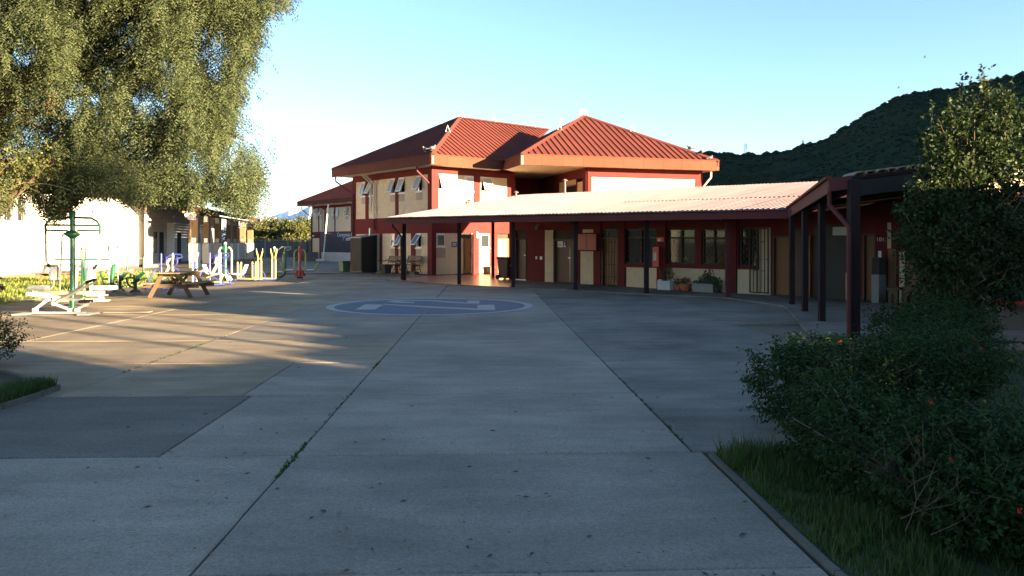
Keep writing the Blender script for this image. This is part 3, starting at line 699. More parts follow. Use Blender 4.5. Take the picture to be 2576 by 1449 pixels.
mb = MB(); mb.bar(RP(SR0,.05,-.08), RP(SR0,8.1,-.08), .05, .14); obj('barge_board', mb, M['maroon'], wk)
mb = MB(); mb.bar(RP(SR0+.1,.85,-.26), RP(SR1-.6,.85,-.26), .10, .18); obj('beam', mb, M['post'], wk)
POSTS = [(1017,707,.14),(1155,717,.13),(1291,724,.13),(1448,731,.13),(1626,740,.14),(1831,749,.13)]
for i, (x,y,w) in enumerate(POSTS):
    g = G(x,y); t = (g-T0).dot(dU); s = (g-T0).dot(dE); zt = zE(s)+.157*t-.12
    mb = MB(); mb.box(g.x-w/2,g.x+w/2,g.y-w/2,g.y+w/2,.0,zt); obj('post', mb, M['post'] if i < 5 else M['maroon'], wk, bevel=.008)
    if i in (3,5):
        mb = MB(); mb.box(g.x-.13-w/2,g.x-w/2-.03,g.y-.05,g.y+.05,zt-.30,zt-.03); obj('bracket', mb, M['maroon'], wk)
g = G(1240,700); mb = MB(); mb.box(g.x-.07,g.x+.07,g.y-.07,g.y+.07,0,3.0); obj('post', mb, M['maroon'], wk)   # inner post
g = G(1017,707); mb = MB(); mb.tube([(g.x-.42,g.y-.45,2.46),(g.x-.42,g.y-.45,2.28),(g.x-.12,g.y-.02,1.85),(g.x-.11,g.y-.02,.06)], .04, 8); obj('downpipe', mb, M['maroon'], wk, smooth=True)
def on_roof(x, t): # s on the roof at frame column x and distance t up the slope
    k = (x-CX)/FPX; p = T0+dU*t; return (k*p.y-p.x)/(dE.x-k*dE.y)
for x, t, h in ((1421,7.7,.62),(1298,7.2,.22)):
    p = RP(on_roof(x,t), t); mb = MB(); mb.tube([p-Vector((0,0,.05)), p+Vector((0,0,h))], .05, 10); mb.lathe([(.12,h-.0),(.13,h+.03),(.02,h+.09)], p, 12); obj('vent_pipe', mb, M['walkroof'], wk, smooth=True)
mb = MB()
for i in range(46):
    s = 9.3+i*.151; p = RP(s, 3.0, .03); mb.box(p.x-.02,p.x+.02,p.y-.05,p.y+.05,p.z-.01,p.z+.02)
for i in range(14):
    s = 4.2+i*.151*1.5; p = RP(s, 7.0, .03); mb.box(p.x-.02,p.x+.02,p.y-.04,p.y+.04,p.z-.01,p.z+.02)
kind(obj('roof_screws', mb, M['maroon'], wk), 'stuff')
# veranda floor
FLR = [(-5.3,32.2)]+[tuple((G(x,y)-dU*.25).xy) for x,y,_ in POSTS]+[tuple(G(1975,772).xy), tuple(G(2032,838).xy), (5.2,13.0), (8.6,12.6), (13,17), (11.5,20.5), (.6,39.2), (-3.7,36.8)]
mb = MB(); mb.prism(FLR, -.03, .028); kind(obj('veranda_floor', mb, M['concrete_r']), 'structure')
mb = MB(); mb.prism([(-5.2,32.25),tuple((G(1155,717)-dU*.2).xy),tuple((G(1291,724)-dU*.2).xy),(.15,32.0),(2.7,35.2),(.6,39.0),(-3.62,36.78)], .029, .034); kind(obj('veranda_floor', mb, M['tile_floor']), 'structure')
# ---------------------------------------------------------------- single-storey classroom block under the walkway roof
B0 = Vector((.2,32.2,0)); FC = Fr(B0, (.628,-.778), (-.778,-.628)); sC = FC.sx
cls = thing('classroom_block', 'long single-storey classroom row with dark red wall, doors and barred windows', 'classroom block', (5,26,0))
def el(xa, xb, ya, yb):
    xm = (xa+xb)/2; return (sC(xa), sC(xb), max(FC.zy(xm,yb),0), FC.zy(xm,ya))
ZW = 2.80
E_creams = [el(1370,1392,579,716), el(1459.5,1494,632,722), el(1574.6,1653.6,670,731), el(1676,1824.5,673,738), el(1854,1909.6,678,744), el(1909.6,1939,573,744), el(1465,1494.6,577,586)]
E_wins = [el(1569,1653.6,575,664), el(1677,1750,575,665), el(1764,1827,575,667), el(1857.5,1909.6,573,671)]
E_doors = [el(1297,1325,580,707), el(1392.5,1450,581,714), el(1514,1554.6,576,723), el(1944,1991,594,742), el(2170,2203,588,760)]
wl = MB()
HOLES = E_creams+E_wins+[(a,b,0,d) for a,b,c,d in E_doors]
for (a,b,c,d) in cells(sC(1281), 18.6, 0, ZW, HOLES): wl.fbox(FC, a, b, -.20, 0, c, d)
wl.fbox(FC, sC(1281), sC(1281)+.2, -3.75, -.2, 0, ZW)
wl.fbox(FC, sC(1281), 14.5, -3.8, -3.6, 0, ZW)
wl.fbox(FC, sC(1494), sC(1512), 0, .035, 0, ZW); wl.fbox(FC, sC(1653.6), sC(1676), 0, .04, 0, ZW); wl.fbox(FC, sC(1833), sC(1854), 0, .05, 0, ZW); wl.fbox(FC, sC(1555.5), sC(1573), 0, .035, 0, ZW)
wl.fbox(FC, sC(1570), sC(1653), 0, .05, E_wins[0][2]-.12, E_wins[0][2]-.02); wl.fbox(FC, sC(1677), sC(1832), 0, .05, E_wins[1][2]-.12, E_wins[1][2]-.02)
obj('wall', wl, M['red'], cls)
mort2 = MB()
n_keep = block_n[0]; block_n[0] = 0; REST2 = REST; REST = MB()
for (a,b,c,d) in E_creams: panel(FC, a+.01, b-.01, c, d, [], cls, mort2)
if REST.v: kind(obj('block_courses', REST, [M['cream'],M['cream2']], cls), 'stuff')
ins = MB(); ins.fbox(FC, sC(1285), 18.4, -1.6, -1.55, 0, ZW); obj('dark_lining', ins, M['inside'], cls)  # near-black sheet stands for the unlit classroom
# doors
names = [('darkwood','greybox'),('darkwood','darkwood'),('door','black'),('door','darkwood'),('door','darkwood')]
for i, ((a,b,c,d), (m, fm)) in enumerate(zip(E_doors, names)):
    top = d if i in (3,4) else d-.32
    dd = door(FC, a, b, .04, top, cls, M[m], M[fm], o=-.08, panels=0 if i != 2 else 3, handle=1 if i in (0,) else 0)
    if top < d:
        mb = MB(); mb.fbox(FC, a, b, -.12, -.07, top, d); obj('transom', mb, M['greybox' if i < 2 else 'glass'], dd)
    if i == 1:
        mb = MB(); s = a+(b-a)*.66; mb.fbox(FC, s-.006, s+.006, -.081, -.077, .06, top-.3); mb.fbox(FC, s-.08,s+.06,-.06,-.045,.99,1.02); obj('handle', mb, M['steel'], dd)
    if i == 0:
        mb = MB(); mb.fbox(FC, a+.02, b-.02, -.05, .02, .028, .07); obj('threshold', mb, M['white'], dd)
    if i == 2:
        mb = MB()
        for k in range(6): s = a+(b-a)*(k+.5)/6; mb.fbox(FC, s-.010, s+.010, -.03, -.01, .08, d-.03)
        for z in (.35,.8,1.25,1.62,1.9): mb.fbox(FC, a+.02, b-.02, -.035, -.028, z-.012, z+.012)
        obj('security_bars', mb, M['black'], dd)
# barred windows with curtains
def barred(a, b, c, d, curtain, label):
    t = .05; w = MB(); tz = c+(d-c)*.74
    for q in ((a,b,c,c+t),(a,b,d-t,d),(a,a+t,c+t,d-t),(b-t,b,c+t,d-t),(a+t,b-t,tz-.03,tz+.03),((a+b)/2-.03,(a+b)/2+.03,c+t,d-t)): w.fbox(FC, q[0], q[1], -.12, -.04, q[2], q[3])
    win = obj('window', w, M['black'], cls)
    for x0, x1 in ((a+t,(a+b)/2-.03),((a+b)/2+.03,b-t)):
        for z0, z1 in ((c+t,tz-.03),(tz+.03,d-t)):
            p = MB(); p.fbox(FC, x0, x1, -.09, -.084, z0, z1); obj('pane', p, M['thin_glass'], win)
        if curtain:
            p = MB(); n = 14; pts = []
            for i in range(n+1):
                s = x0+.04+(x1-x0-.08)*i/n; o = -.16+.02*math.sin(i*2.1); pts += [FC.pt(s,o,c+.02), FC.pt(s,o,tz)]
            p.add(pts, [(2*i,2*i+2,2*i+3,2*i+1) for i in range(n)]); obj('curtain', p, M['curtain'], win)
    g = MB(); st = .20; H = tz-c
    k = int((b-a+H)/st)+1
    for i in range(k+1):
        for sg in (1,-1):
            x = a-H+i*st if sg == 1 else a+i*st
            x0, z0, x1, z1 = x, c, x+sg*H, tz
            def clip(xq):
                return z0+(xq-x0)*(z1-z0)/(x1-x0)
            lo, hi = min(x0,x1), max(x0,x1); lo2, hi2 = max(lo,a+.02), min(hi,b-.02)
            if hi2-lo2 < .05: continue
            p0 = FC.pt(lo2,-.03+.004*sg,clip(lo2)); p1 = FC.pt(hi2,-.03+.004*sg,clip(hi2)); g.bar(p0, p1, .010, .010)
    obj('diamond_grille', g, M['black'], win)
m, nt, p = nodes('thin_glass'); p.inputs["Base Color"].default_value = (.02,.022,.026,1); p.inputs["Roughness"].default_value = .04; p.inputs["Specular IOR Level"].default_value = .6; p.inputs["Alpha"].default_value = .45; M['thin_glass'] = m
for (a,b,c,d), cu in zip(E_wins, (1,1,0,0)): barred(a+.03, b-.03, c, d, cu, '')
# things on that wall and in front of it
def wall_thing(name, label, cat, e, group=None): return thing(name, label, cat, FC.pt((e[0]+e[1])/2, .0, e[2]), 0, group)
e = el(1461,1509,587,631); t_ = wall_thing('notice_cabinet', 'dark red two-door wall cabinet above the narrow cream panel', 'cabinet', e)
mb = MB(); mb.fbox(FC, e[0], e[1], .037, .16, e[2], e[3]); obj('body', mb, M['red'], t_)
for q in ((e[0]+.03,(e[0]+e[1])/2-.012),((e[0]+e[1])/2+.012,e[1]-.03)):
    mb = MB(); mb.fbox(FC, q[0], q[1], .161, .18, e[2]+.03, e[3]-.03); obj('door_panel', mb, M['maroon_door'] if 'maroon_door' in M else M['red'], t_)
e = el(1652.5,1667.5,621,671); t_ = wall_thing('extinguisher_cabinet', 'narrow red fire extinguisher cabinet on the pier between barred windows', 'fire cabinet', e)
mb = MB(); mb.fbox(FC, e[0], e[1], .042, .22, e[2], e[3]); obj('body', mb, M['gym_red'], t_)
mb = MB(); mb.fbox(FC, e[0]+.04, e[1]-.10, .221, .226, e[2]+.22, e[2]+.50); obj('window', mb, M['frost'], t_)
e = el(1655,1672,597,608); mb = MB(); mb.fbox(FC, e[0], e[1], .042, .055, e[2], e[3]); t_ = wall_thing('fire_sign', 'small red sign above the fire extinguisher cabinet', 'sign', e)
obj('plate', mb, M['gym_red'], t_); mb = MB(); mb.fbox(FC, e[0]+.08, e[0]+.14, .0555, .058, e[2]+.03, e[2]+.09); obj('lettering', mb, M['white'], t_)
for xa, xb, ya, yb, lab in ((1348,1351.5,645,652,'left white light switch on the red wall right of the dark door'),(1359,1364,645,653,'right white light switch on the red wall next to the cream strip'),(1659,1667,703,709,'white double socket low on the red pier between barred windows')):
    e = el(xa,xb,ya,yb); t_ = wall_thing('light_switch' if ya < 700 else 'wall_socket', lab, 'switch' if ya < 700 else 'socket', e)
    o = .04 if ya > 700 else 0
    mb = MB(); mb.fbox(FC, e[0], e[1], o+.001, o+.02, e[2], e[3]); obj('plate', mb, M['white'], t_); mb = MB(); mb.fbox(FC, e[0]+.02, e[1]-.02, o+.0205, o+.026, (e[2]+e[3])/2-.02, (e[2]+e[3])/2+.02); obj('button', mb, M['paper'], t_)
e = el(1399,1412,607,622); t_ = wall_thing('door_notice', 'white printed paper taped to the brown door', 'notice', e)
mb = MB(); mb.fbox(FC, e[0], e[1], -.078, -.074, e[2], e[3]); obj('sheet', mb, M['paper'], t_); fake_text(FC, e[0]+.06, e[1]-.06, e[2]+.05, e[3]-.1, -.0735, 3, t_, M['print'], dens=5)
e = el(1412.5,1421.5,608,622); t_ = wall_thing('door_sign', 'blue sign with white figure beside the paper on the brown door', 'sign', e)
mb = MB(); mb.fbox(FC, e[0], e[1], -.078, -.074, e[2], e[3]); obj('plate', mb, M['sign_blue'], t_)
mb = MB(); mb.fbox(FC, e[0]+.04, e[1]-.03, -.0735, -.071, e[2]+.01, e[2]+.06); c = FC.pt((e[0]+e[1])/2,-.071,e[3]-.06); mb.ball(c, .022, 8, 5); mb.bar(c, FC.pt((e[0]+e[1])/2-.03,-.071,e[2]+.10), .02, .01); mb.bar(FC.pt((e[0]+e[1])/2-.03,-.071,e[2]+.10), FC.pt((e[0]+e[1])/2+.05,-.071,e[2]+.08), .02, .01); obj('figure', mb, M['white'], t_)
mb = MB(); e = el(1353,1360,566,577); c = FC.pt((e[0]+e[1])/2,.10,(e[2]+e[3])/2); mb.lathe([(.02,.09),(.05,.03),(.09,-.08)], c, 12); mb.bar(FC.pt((e[0]+e[1])/2,.0,c.z+.1), c+Vector((0,0,.08)), .04, .04); tag(obj('spot_lamp', mb, M['steel'], smooth=True), 'small grey spotlight high on the red wall under the walkway roof', 'lamp')
# gate of black bars leaning open against the cream wall
gt = thing('bar_gate', 'black iron bar gate folded open against the cream wall beside the brown door', 'gate', FC.pt(sC(1937),.05,0))
a, b = sC(1889.6), sC(1937.4); zt = FC.zy(1925,574); mb = MB(); mid = a+(b-a)*.40
fr = MB()
for q in ((a,a+.03,.08,1.12),(b-.03,b,.08,zt),(a,b,.08,.11),(mid,b,zt-.03,zt),(mid-.015,mid+.015,.11,zt)): fr.fbox(FC, q[0], q[1], .07, .10, q[2], q[3])
obj('frame', fr, M['black'], gt)
xs = [a+(b-a)*k/5 for k in range(1,5)]
for i, x in enumerate(xs):
    m_ = MB(); m_.fbox(FC, x-.009, x+.009, .075, .095, .11, zt-.03 if x > mid else zt-.02); obj('bar', m_, M['black'], gt)
for i in range(5):
    x0, x1 = a+(b-a)*i/5, a+(b-a)*(i+1)/5
    for z in ([.75,1.62] if i%2 else [1.1]):
        m_ = MB(); m_.fbox(FC, x0+.01, x1-.01, .078, .092, z-.01, z+.01); obj('cross_bar', m_, M['black'], gt)
# flower pots
def tuft(c, r, h, n, mname, parent, name='foliage', sz=.03):
    c = np.array(c); V = []
    for _ in range(n):
        d = RNG.normal(size=3); d /= np.linalg.norm(d); q = c+d*np.array([r,r,h])*RNG.random()**.4+np.array([0,0,h])
        u = RNG.normal(size=3); u /= np.linalg.norm(u); v = np.cross(u, RNG.normal(size=3)); v /= np.linalg.norm(v); s = sz*RNG.uniform(.6,1.5)
        V += [q-u*s, q+v*s*.45, q+u*s, q-v*s*.45]
    return fast_mesh(name, np.array(V), 4, M[mname], parent)
M['siding2'] = mat('dull_white_planter', (.50,.52,.56), .8, .1, 4, spec=.1)
M['pot_leaf'] = leaf_mat('potted_leaves', [(.02,.05,.015),(.05,.09,.03),(.03,.07,.02)], .25)
M['petal'] = leaf_mat('red_petals', [(.45,.02,.02),(.55,.05,.03)], .3)
def fc(x, o, z=.03): return FC.pt(sC(x), o, z)
c = fc(1695,.30); t_ = thing('white_planter', 'square white planter with a dark bushy plant against the cream wall', 'planter', c)
mb = MB(); s = sC(1695)
for q in ((s-.26,s+.26,.50,.53),(s-.26,s+.26,.07,.10),(s-.26,s-.23,.10,.50),(s+.23,s+.26,.10,.50)): mb.fbox(FC, q[0], q[1], q[2], q[3], .03, .33)
mb.fbox(FC, s-.23, s+.23, .10, .50, .06, .28)
obj('box', mb, M['siding2'], t_); tuft(c+Vector((0,0,.25)), .20, .27, 420, 'pot_leaf', t_); tuft(c+Vector((-.1,0,.55)), .22, .16, 40, 'pot_leaf', t_, 'sprigs')
for x, sc_, lab in ((1719,.9,'small terracotta flower pot nearest to the white planter'),(1738,1.15,'round red flower pot between the small pot and the long trough')):
    c = fc(x,.28); t_ = thing('flower_pot', lab, 'flower pot', c, 0, 'red flower pots')
    mb = MB(); mb.lathe([(.11*sc_,.0),(.17*sc_,.13*sc_),(.185*sc_,.20*sc_),(.165*sc_,.20*sc_),(.15*sc_,.16*sc_)], c, 16); obj('pot', mb, M['terracotta'], t_, smooth=True)
    tuft(c+Vector((0,0,.18*sc_)), .18, .12, 130, 'pot_leaf', t_); tuft(c+Vector((.03,0,.3)), .14, .10, 16, 'petal', t_, 'petals', .02)
c = fc(1789,.28); t_ = thing('plant_trough', 'long grey trough of bushy plants by the cream wall near the post', 'plant trough', c)
mb = MB(); s = sC(1789); mb.fbox(FC, s-.40, s+.40, .10, .46, .03, .30); obj('trough', mb, M['grey'], t_, bevel=.01)
tuft(FC.pt(s+.05,.28,.28), .30, .16, 380, 'pot_leaf', t_); tuft(FC.pt(s+.1,.28,.45), .20, .16, 160, 'pot_leaf', t_, 'tall_sprigs'); tuft(FC.pt(s-.3,.28,.25), .18, .07, 120, 'pot_leaf', t_, 'trailing_leaves')
c = fc(1817,.30); t_ = thing('grey_pot_plant', 'low grey leafed pot plant put in place of a small seated figurine by the long trough', 'pot plant', c)
mb = MB(); mb.lathe([(.10,0),(.15,.2),(.13,.2)], c, 14); obj('pot', mb, M['greybox'], t_, smooth=True); tuft(c+Vector((0,0,.15)), .2, .17, 220, 'pot_leaf', t_)  # plant stands in for a small seated grey figurine
# ---- objects along the dark right end of the wall
def simple(name, label, cat, e, o0, o1, m, **kw):
    t_ = wall_thing(name, label, cat, e); mb = MB(); mb.fbox(FC, e[0], e[1], o0, o1, e[2], e[3]); obj(kw.get('part','body'), mb, M[m], t_, bevel=.006); return t_
e = el(2000,2023,619,650); t_ = simple('wall_poster', 'grey printed poster on the dark wall between two veranda posts', 'poster', e, .003, .008, 'paper', part='sheet'); fake_text(FC, e[0]+.04, e[1]-.04, e[2]+.05, e[3]-.05, .009, 9, t_, M['grey'], dens=7)
e = el(1998,2023,652,744); d_ = door(FC, e[0], e[1], .04, 2.0, cls, M['darkwood'], M['darkwood'], o=.03, handle=0)
e = el(2040,2043,594,748); mb = MB(); mb.fbox(FC, e[0], e[1], .0, .12, .03, e[3]); obj('door_edge', mb, M['door'], cls)
e = el(2048,2131,566,757); mb = MB(); mb.fbox(FC, e[0], e[1], .002, .02, .03, e[3]); obj('dark_passage', mb, M['black'], cls)  # flat black sheet in place of the unlit passage
e = el(2096,2133,571,592); mb = MB(); mb.fbox(FC, e[0], e[1], .021, .03, e[2], e[3]); obj('transom', mb, M['frost'], cls)
e = el(2132,2140,686,758); t_ = simple('leaning_plank', 'pale plank standing against the wall behind the thick corner post', 'plank', (e[0],e[1],.03,e[3]), .06, .10, 'cream', part='board')
e = el(2204,2217,597,607); t_ = wall_thing('room_number', 'white room number 101 on the dark wall by the brown door', 'room number', e)
def text_obj(name, body, size, m, F, s, o, z, parent, align='LEFT', ext=.002):
    cu = bpy.data.curves.new(name, 'FONT'); cu.body = body; cu.size = size; cu.extrude = ext; cu.align_x = align
    tmp = bpy.data.objects.new(name, cu); COL.objects.link(tmp)
    dg = bpy.context.evaluated_depsgraph_get(); me = bpy.data.meshes.new_from_object(tmp.evaluated_get(dg)); bpy.data.objects.remove(tmp)
    me.materials.clear(); me.materials.append(m)
    R = Matrix((( F.d.x, 0, F.n.x),(F.d.y, 0, F.n.y),(0,1,0))).to_4x4(); me.transform(Matrix.Translation(F.pt(s,o,z)) @ R)
    o_ = bpy.data.objects.new(name, me); COL.objects.link(o_)
    if parent is not None: o_.parent = parent; o_.matrix_parent_inverse = Matrix.Translation(-ORIGIN[parent.name])
    return o_
text_obj('digits', '101', .15, M['paper'], FC, e[0], .004, e[2], t_)
e = el(2213,2231.5,690,763); t_ = wall_thing('metal_cabinet', 'tall grey metal cabinet with dark upper half and a paper on its top', 'cabinet', e)
mb = MB(); mb.fbox(FC, e[0], e[1], .05, .45, .03, e[3]); obj('lower_door', mb, M['grey'], t_); e2 = el(2213,2231.5,648,690); mb = MB(); mb.fbox(FC, e[0], e[1], .05, .44, e2[2]+.005, e2[3]); obj('upper_box', mb, M['greybox'], t_)
e = el(2223,2231,631,647); t_ = simple('paper_sheet', 'white sheet of paper standing above the grey cabinet', 'paper', e, .30, .305, 'paper', part='sheet')
e = el(2233,2242,560,625); mb = MB(); mb.fbox(FC, e[0], e[1], .001, .02, e[2], e[3]); obj('plaster_strip', mb, M['cream'], cls)
e = el(2234,2254,627,756); door(FC, e[0], e[1], .04, e[3], cls, M['door'], M['door'], o=.03, panels=2, handle=0)
e = el(2264,2277,632,753); mb = MB(); mb.fbox(FC, e[0], e[1], .001, .04, .03, e[3]); obj('door_edge', mb, M['cream'], cls)
e = el(2280,2340,600,735); mb = MB(); mb.fbox(FC, e[0], e[1], .0, .02, e[2], e[3]); obj('wood_panel', mb, M['door'], cls)
def bench(xa, xb, lab, h=.46):
    a, b = sC(xa), sC(xb); t_ = thing('wooden_bench', lab, 'bench', FC.pt((a+b)/2,.5,.03))
    mb = MB(); mb.fbox(FC, a, b, .25, .75, h-.05, h); obj('seat', mb, M['timber'], t_, bevel=.006)
    for s in (a+.05,b-.12):
        for o in (.30,.66): mb = MB(); mb.fbox(FC, s, s+.07, o, o+.06, .03, h-.05); obj('leg', mb, M['timber'], t_)
    mb = MB(); mb.fbox(FC, a+.05, b-.05, .70, .74, h-.17, h-.052); obj('apron', mb, M['timber'], t_)
bench(2263,2296,'short varnished wooden bench against the dark wall beside the cream door edge'); bench(2301,2372,'long varnished wooden bench half hidden by the leafy bush tree', .5)
# ---------------------------------------------------------------- corner canopy on posts
cn = thing('corner_canopy', 'dark timber corner canopy with red fascia in front of the right hand wall', 'canopy', (7,17,0))
K0, K1 = Vector((7.6,21.3,0)), Vector((5.45,13.1,0)); dK = (K1-K0).normalized(); nK = Vector((-dK.y,dK.x,0)); nK = nK if nK.x > 0 else -nK
def zK(p): s = (p-K0).dot(dK)/ (K1-K0).length; return 2.45+.22*s+.125*max((p-K0).dot(nK),-.2)
def KP(p, dz=0): p = Vector((p[0],p[1],0)); return Vector((p.x,p.y,zK(p)+dz))
CP = [K0, K1, Vector((8.3,12.75,0)), Vector((11.2,18.4,0)), Vector((9.0,23.0,0))]
mb = MB(); n = len(CP); mb.add([KP(p) for p in CP]+[KP(p,-.05) for p in CP], [tuple(range(n)), tuple(range(n,2*n))[::-1]]+[(i,(i+1)%n,n+(i+1)%n,n+i) for i in range(n)]); obj('roof_deck', mb, M['post'], cn)
L = (K1-K0).length
for i in range(9):
    a, b = K0+dK*(L*i/9+.004), K0+dK*(L*(i+1)/9-.004); mb = MB(); mb.bar(KP(a-nK*.03,-.10), KP(b-nK*.03,-.10), .04, .24); obj('fascia_panel', mb, M['fascia_dark'] if 'fascia_dark' in M else M['maroon'], cn)
mb = MB(); mb.bar(KP(K0-nK*.05,.04), KP(K1-nK*.05,.04), .10, .05); obj('gutter', mb, M['fascia'], cn)
mb = MB(); mb.bar(KP(K1-nK*.05+dK*.04,-.09), KP(K1+nK*.32+dK*.04,-.09), .05, .22); obj('end_fascia', mb, M['maroon'], cn)
eb = Vector((8.3,12.75,0)); mb = MB(); mb.bar(KP(K1+nK*.34,-.20), KP(eb,-.20), .10, .26); obj('end_beam', mb, M['black'], cn)  # beam and brace darkened to stand in for canopy shade
mb = MB(); mb.bar(KP(K1+nK*1.5-dK*.1,-.30), KP(eb-dK*.1,-.30), .06, .10); obj('brace', mb, M['post'], cn)
M['tile'] = mat('weathered_roof_tile', (.24,.16,.13), .85, .3, 5, .4, 30, obj_var=.35)
for i in range(15):
    t = i/15; p = (K1+nK*.35).lerp(eb, t); q = (K1+nK*.35).lerp(eb, t+1/15+.012); mb = MB(); c = KP((p+q)/2,.03); dv = (KP(q)-KP(p)).normalized()
    ring = [dv*(.115*math.cos(a))+Vector((0,0,.05*math.sin(a))) for a in [math.pi*k/6 for k in range(7)]]
    vs = []
    for yy in (-.03-random.uniform(0,.05), .42): vs += [c+r-dK*0+Vector((0,yy,0))+Vector((0,0,random.uniform(-.006,.006))) for r in ring]+[c+r*.86+Vector((0,yy,-.012)) for r in ring]
    fs = [(k,k+1,14+k+1,14+k) for k in range(6)]+[(7+k+1,7+k,21+k,21+k+1) for k in range(6)]+[(k+1,k,7+k,7+k+1) for k in range(6)]
    mb.add(vs, fs); obj('roof_tile', mb, M['tile'], cn)
for x, y, w in ((1992,768,.12),(2024.5,786,.12),(2067,811,.12),(2147,849,.165)):
    g = G(x,y); zt = zK(g)-.05; mb = MB(); mb.box(g.x-w/2,g.x+w/2,g.y-w/2,g.y+w/2,0,zt); obj('post', mb, M['post'], cn, bevel=.008)
ga, gb_ = G(1992,768), G(2147,849); mb = MB(); mb.bar(KP(ga,-.16), KP(gb_,-.16), .10, .16); obj('beam', mb, M['post'], cn)
g = G(2147,849); mb = MB(); v = KP(K1-nK*.02+dK*-.1,-.1)
mb.tube([v, v-Vector((0,0,.32)), Vector((g.x-.10,g.y-.05,1.86)), Vector((g.x-.12,g.y-.10,1.70)), Vector((g.x-.12,g.y-.10,.03))], .04, 8); obj('downpipe', mb, M['maroon'], cn, smooth=True)
for i in range(7):
    p = K0.lerp(K1, (i+.5)/7); mb = MB(); mb.bar(KP(p,-.10), KP(p+nK*2.6,-.10), .06, .10); obj('rafter', mb, M['post'], cn)
# ---------------------------------------------------------------- mural block at the right edge
mu = thing('mural_block', 'low orange block with a black mural panel behind the leafy tree', 'building', (9.5,14,0))
FM = Fr((8.35,13.75), (1,0), (0,-1))
mb = MB(); mb.fbox(FM, 0, 8, -.5, 0, 0, 2.26); obj('wall', mb, M['shade_brown_render'], mu)  # dark brown stands in for shade below the sunlit bands
mb = MB(); mb.fbox(FM, 0, 8, -.5, .004, 2.262, 2.48); obj('orange_band', mb, M['orange_wall'], mu)
mb = MB(); mb.fbox(FM, 0, 8, -.5, .004, 2.482, 2.78); obj('cream_band', mb, M['cream'], mu)
mb = MB(); mb.fbox(FM, -.1, 8.1, -.6, .25, 2.80, 2.88); obj('roof_edge', mb, M['white'], mu)
mb = MB(); mb.fbox(FM, .30, 6, .005, .03, .56, 1.72); obj('mural_panel', mb, M['black'], mu)
mb = MB(); mb.fbox(FM, .30, 6, .005, .035, .49, .555); obj('red_strip', mb, M['gym_red'], mu)
mb = MB(); mb.fbox(FM, .55, 6, .03, .10, .44, .485); obj('sill', mb, M['greybox'], mu)
mb = MB(); mb.fbox(FM, .9, .98, .005, .05, 0, .435); obj('buttress', mb, M['post'], mu)
mb = MB()
for s, z in ((.70,.92),(.76,.97),(.86,.9),(.9,1.0),(.97,.93),(1.0,.86),(.6,.88)): c = FM.pt(s,.031,z); mb.tube(smooth_pts([c+Vector((-.05,0,-.03)), c+Vector((0,0,.04)), c+Vector((.04,0,-.02))],3), .012, 5)
obj('mural_letters', mb, M['white'], mu)
mb = MB(); mb.fbox(FM, .95, 1.5, .031, .034, 1.08, 1.17); obj('mural_shapes', mb, M['white'], mu)
mb = MB(); mb.fbox(FM, .98, 1.4, .031, .034, 1.32, 1.44); obj('mural_shapes', mb, M['sign_blue'], mu)
mb = MB(); p0 = FM.pt(-.2,0,0)
# ---------------------------------------------------------------- white workshop building on the left with its porch
ws = thing('workshop_building', 'long white painted workshop with a dark tiled roof and red fascia behind the pepper tree', 'building', (-23,45,0))
FW = Fr((-22.5,35.7), (-.11,1), (1,.11)); SEND = 18.8
M['siding'] = mat('grey_white_siding', (.46,.45,.42), .8, .1, 1.5)
mb = MB(); hole = [(-3.2,.15,2.58,3.7)]
for (a,b,c,d) in cells(-9, SEND, 0, 4.45, hole): mb.fbox(FW, a, b, -.25, 0, c, d)
obj('wall', mb, M['offwhite'], ws)
mb = MB(); mb.fbox(FW, -9, SEND, .0, .05, .0, .16); obj('plinth', mb, M['kerb'], ws)
w = MB(); a, b, c, d = hole[0]
for q in ((a,b,c-.06,c),(a,b,d-.06,d),(b-.10,b,c,d-.06),(-1.05,-.95,c,d-.06),(-2.1,-2.02,c,d-.06)): w.fbox(FW, q[0], q[1], -.16, .02, q[2], q[3])
win = obj('window', w, M['white'], ws); p = MB(); p.fbox(FW, a, b, -.13, -.12, c, d); obj('pane', p, M['glass'], win)
mb = MB()
for k in range(7): mb.fbox(FW, a+.2+k*.42, a+.22+k*.42, -.06, -.04, c, d)
obj('window_bars', mb, M['grey'], win)
mb = MB(); mb.fbox(FW, -1.5, -1.0, .001, .03, 2.10, 2.18); obj('vent_slot', mb, M['grey'], ws)
nseg = 14
for i in range(nseg):
    a, b = -9+(SEND+9)*i/nseg, -9+(SEND+9)*(i+1)/nseg; mb = MB(); mb.fbox(FW, a+.004, b-.004, .62, .67, 4.40, 4.66); obj('fascia_panel', mb, M['red'], ws)
mb = MB(); mb.fbox(FW, -9, SEND, .0, .62, 4.42, 4.45); obj('eave_soffit', mb, M['rough_timber'], ws)
def P3(s,o,z): return tuple(FW.pt(s,o,z))
slope([P3(-9,.75,4.66),P3(SEND+.2,.75,4.66),P3(SEND+.2,-4.5,6.1),P3(-9,-4.5,6.1)], FW.d, ws, M['maroon'], pitch=.30, rw=.14, rh=.05)
mb = MB(); mb.fbox(FW, SEND-.2, SEND, -9, 0, 0, 4.45); mb.fbox(FW, -9, SEND, -9.2, -9, 0, 4.45); obj('end_wall', mb, M['siding'], ws)
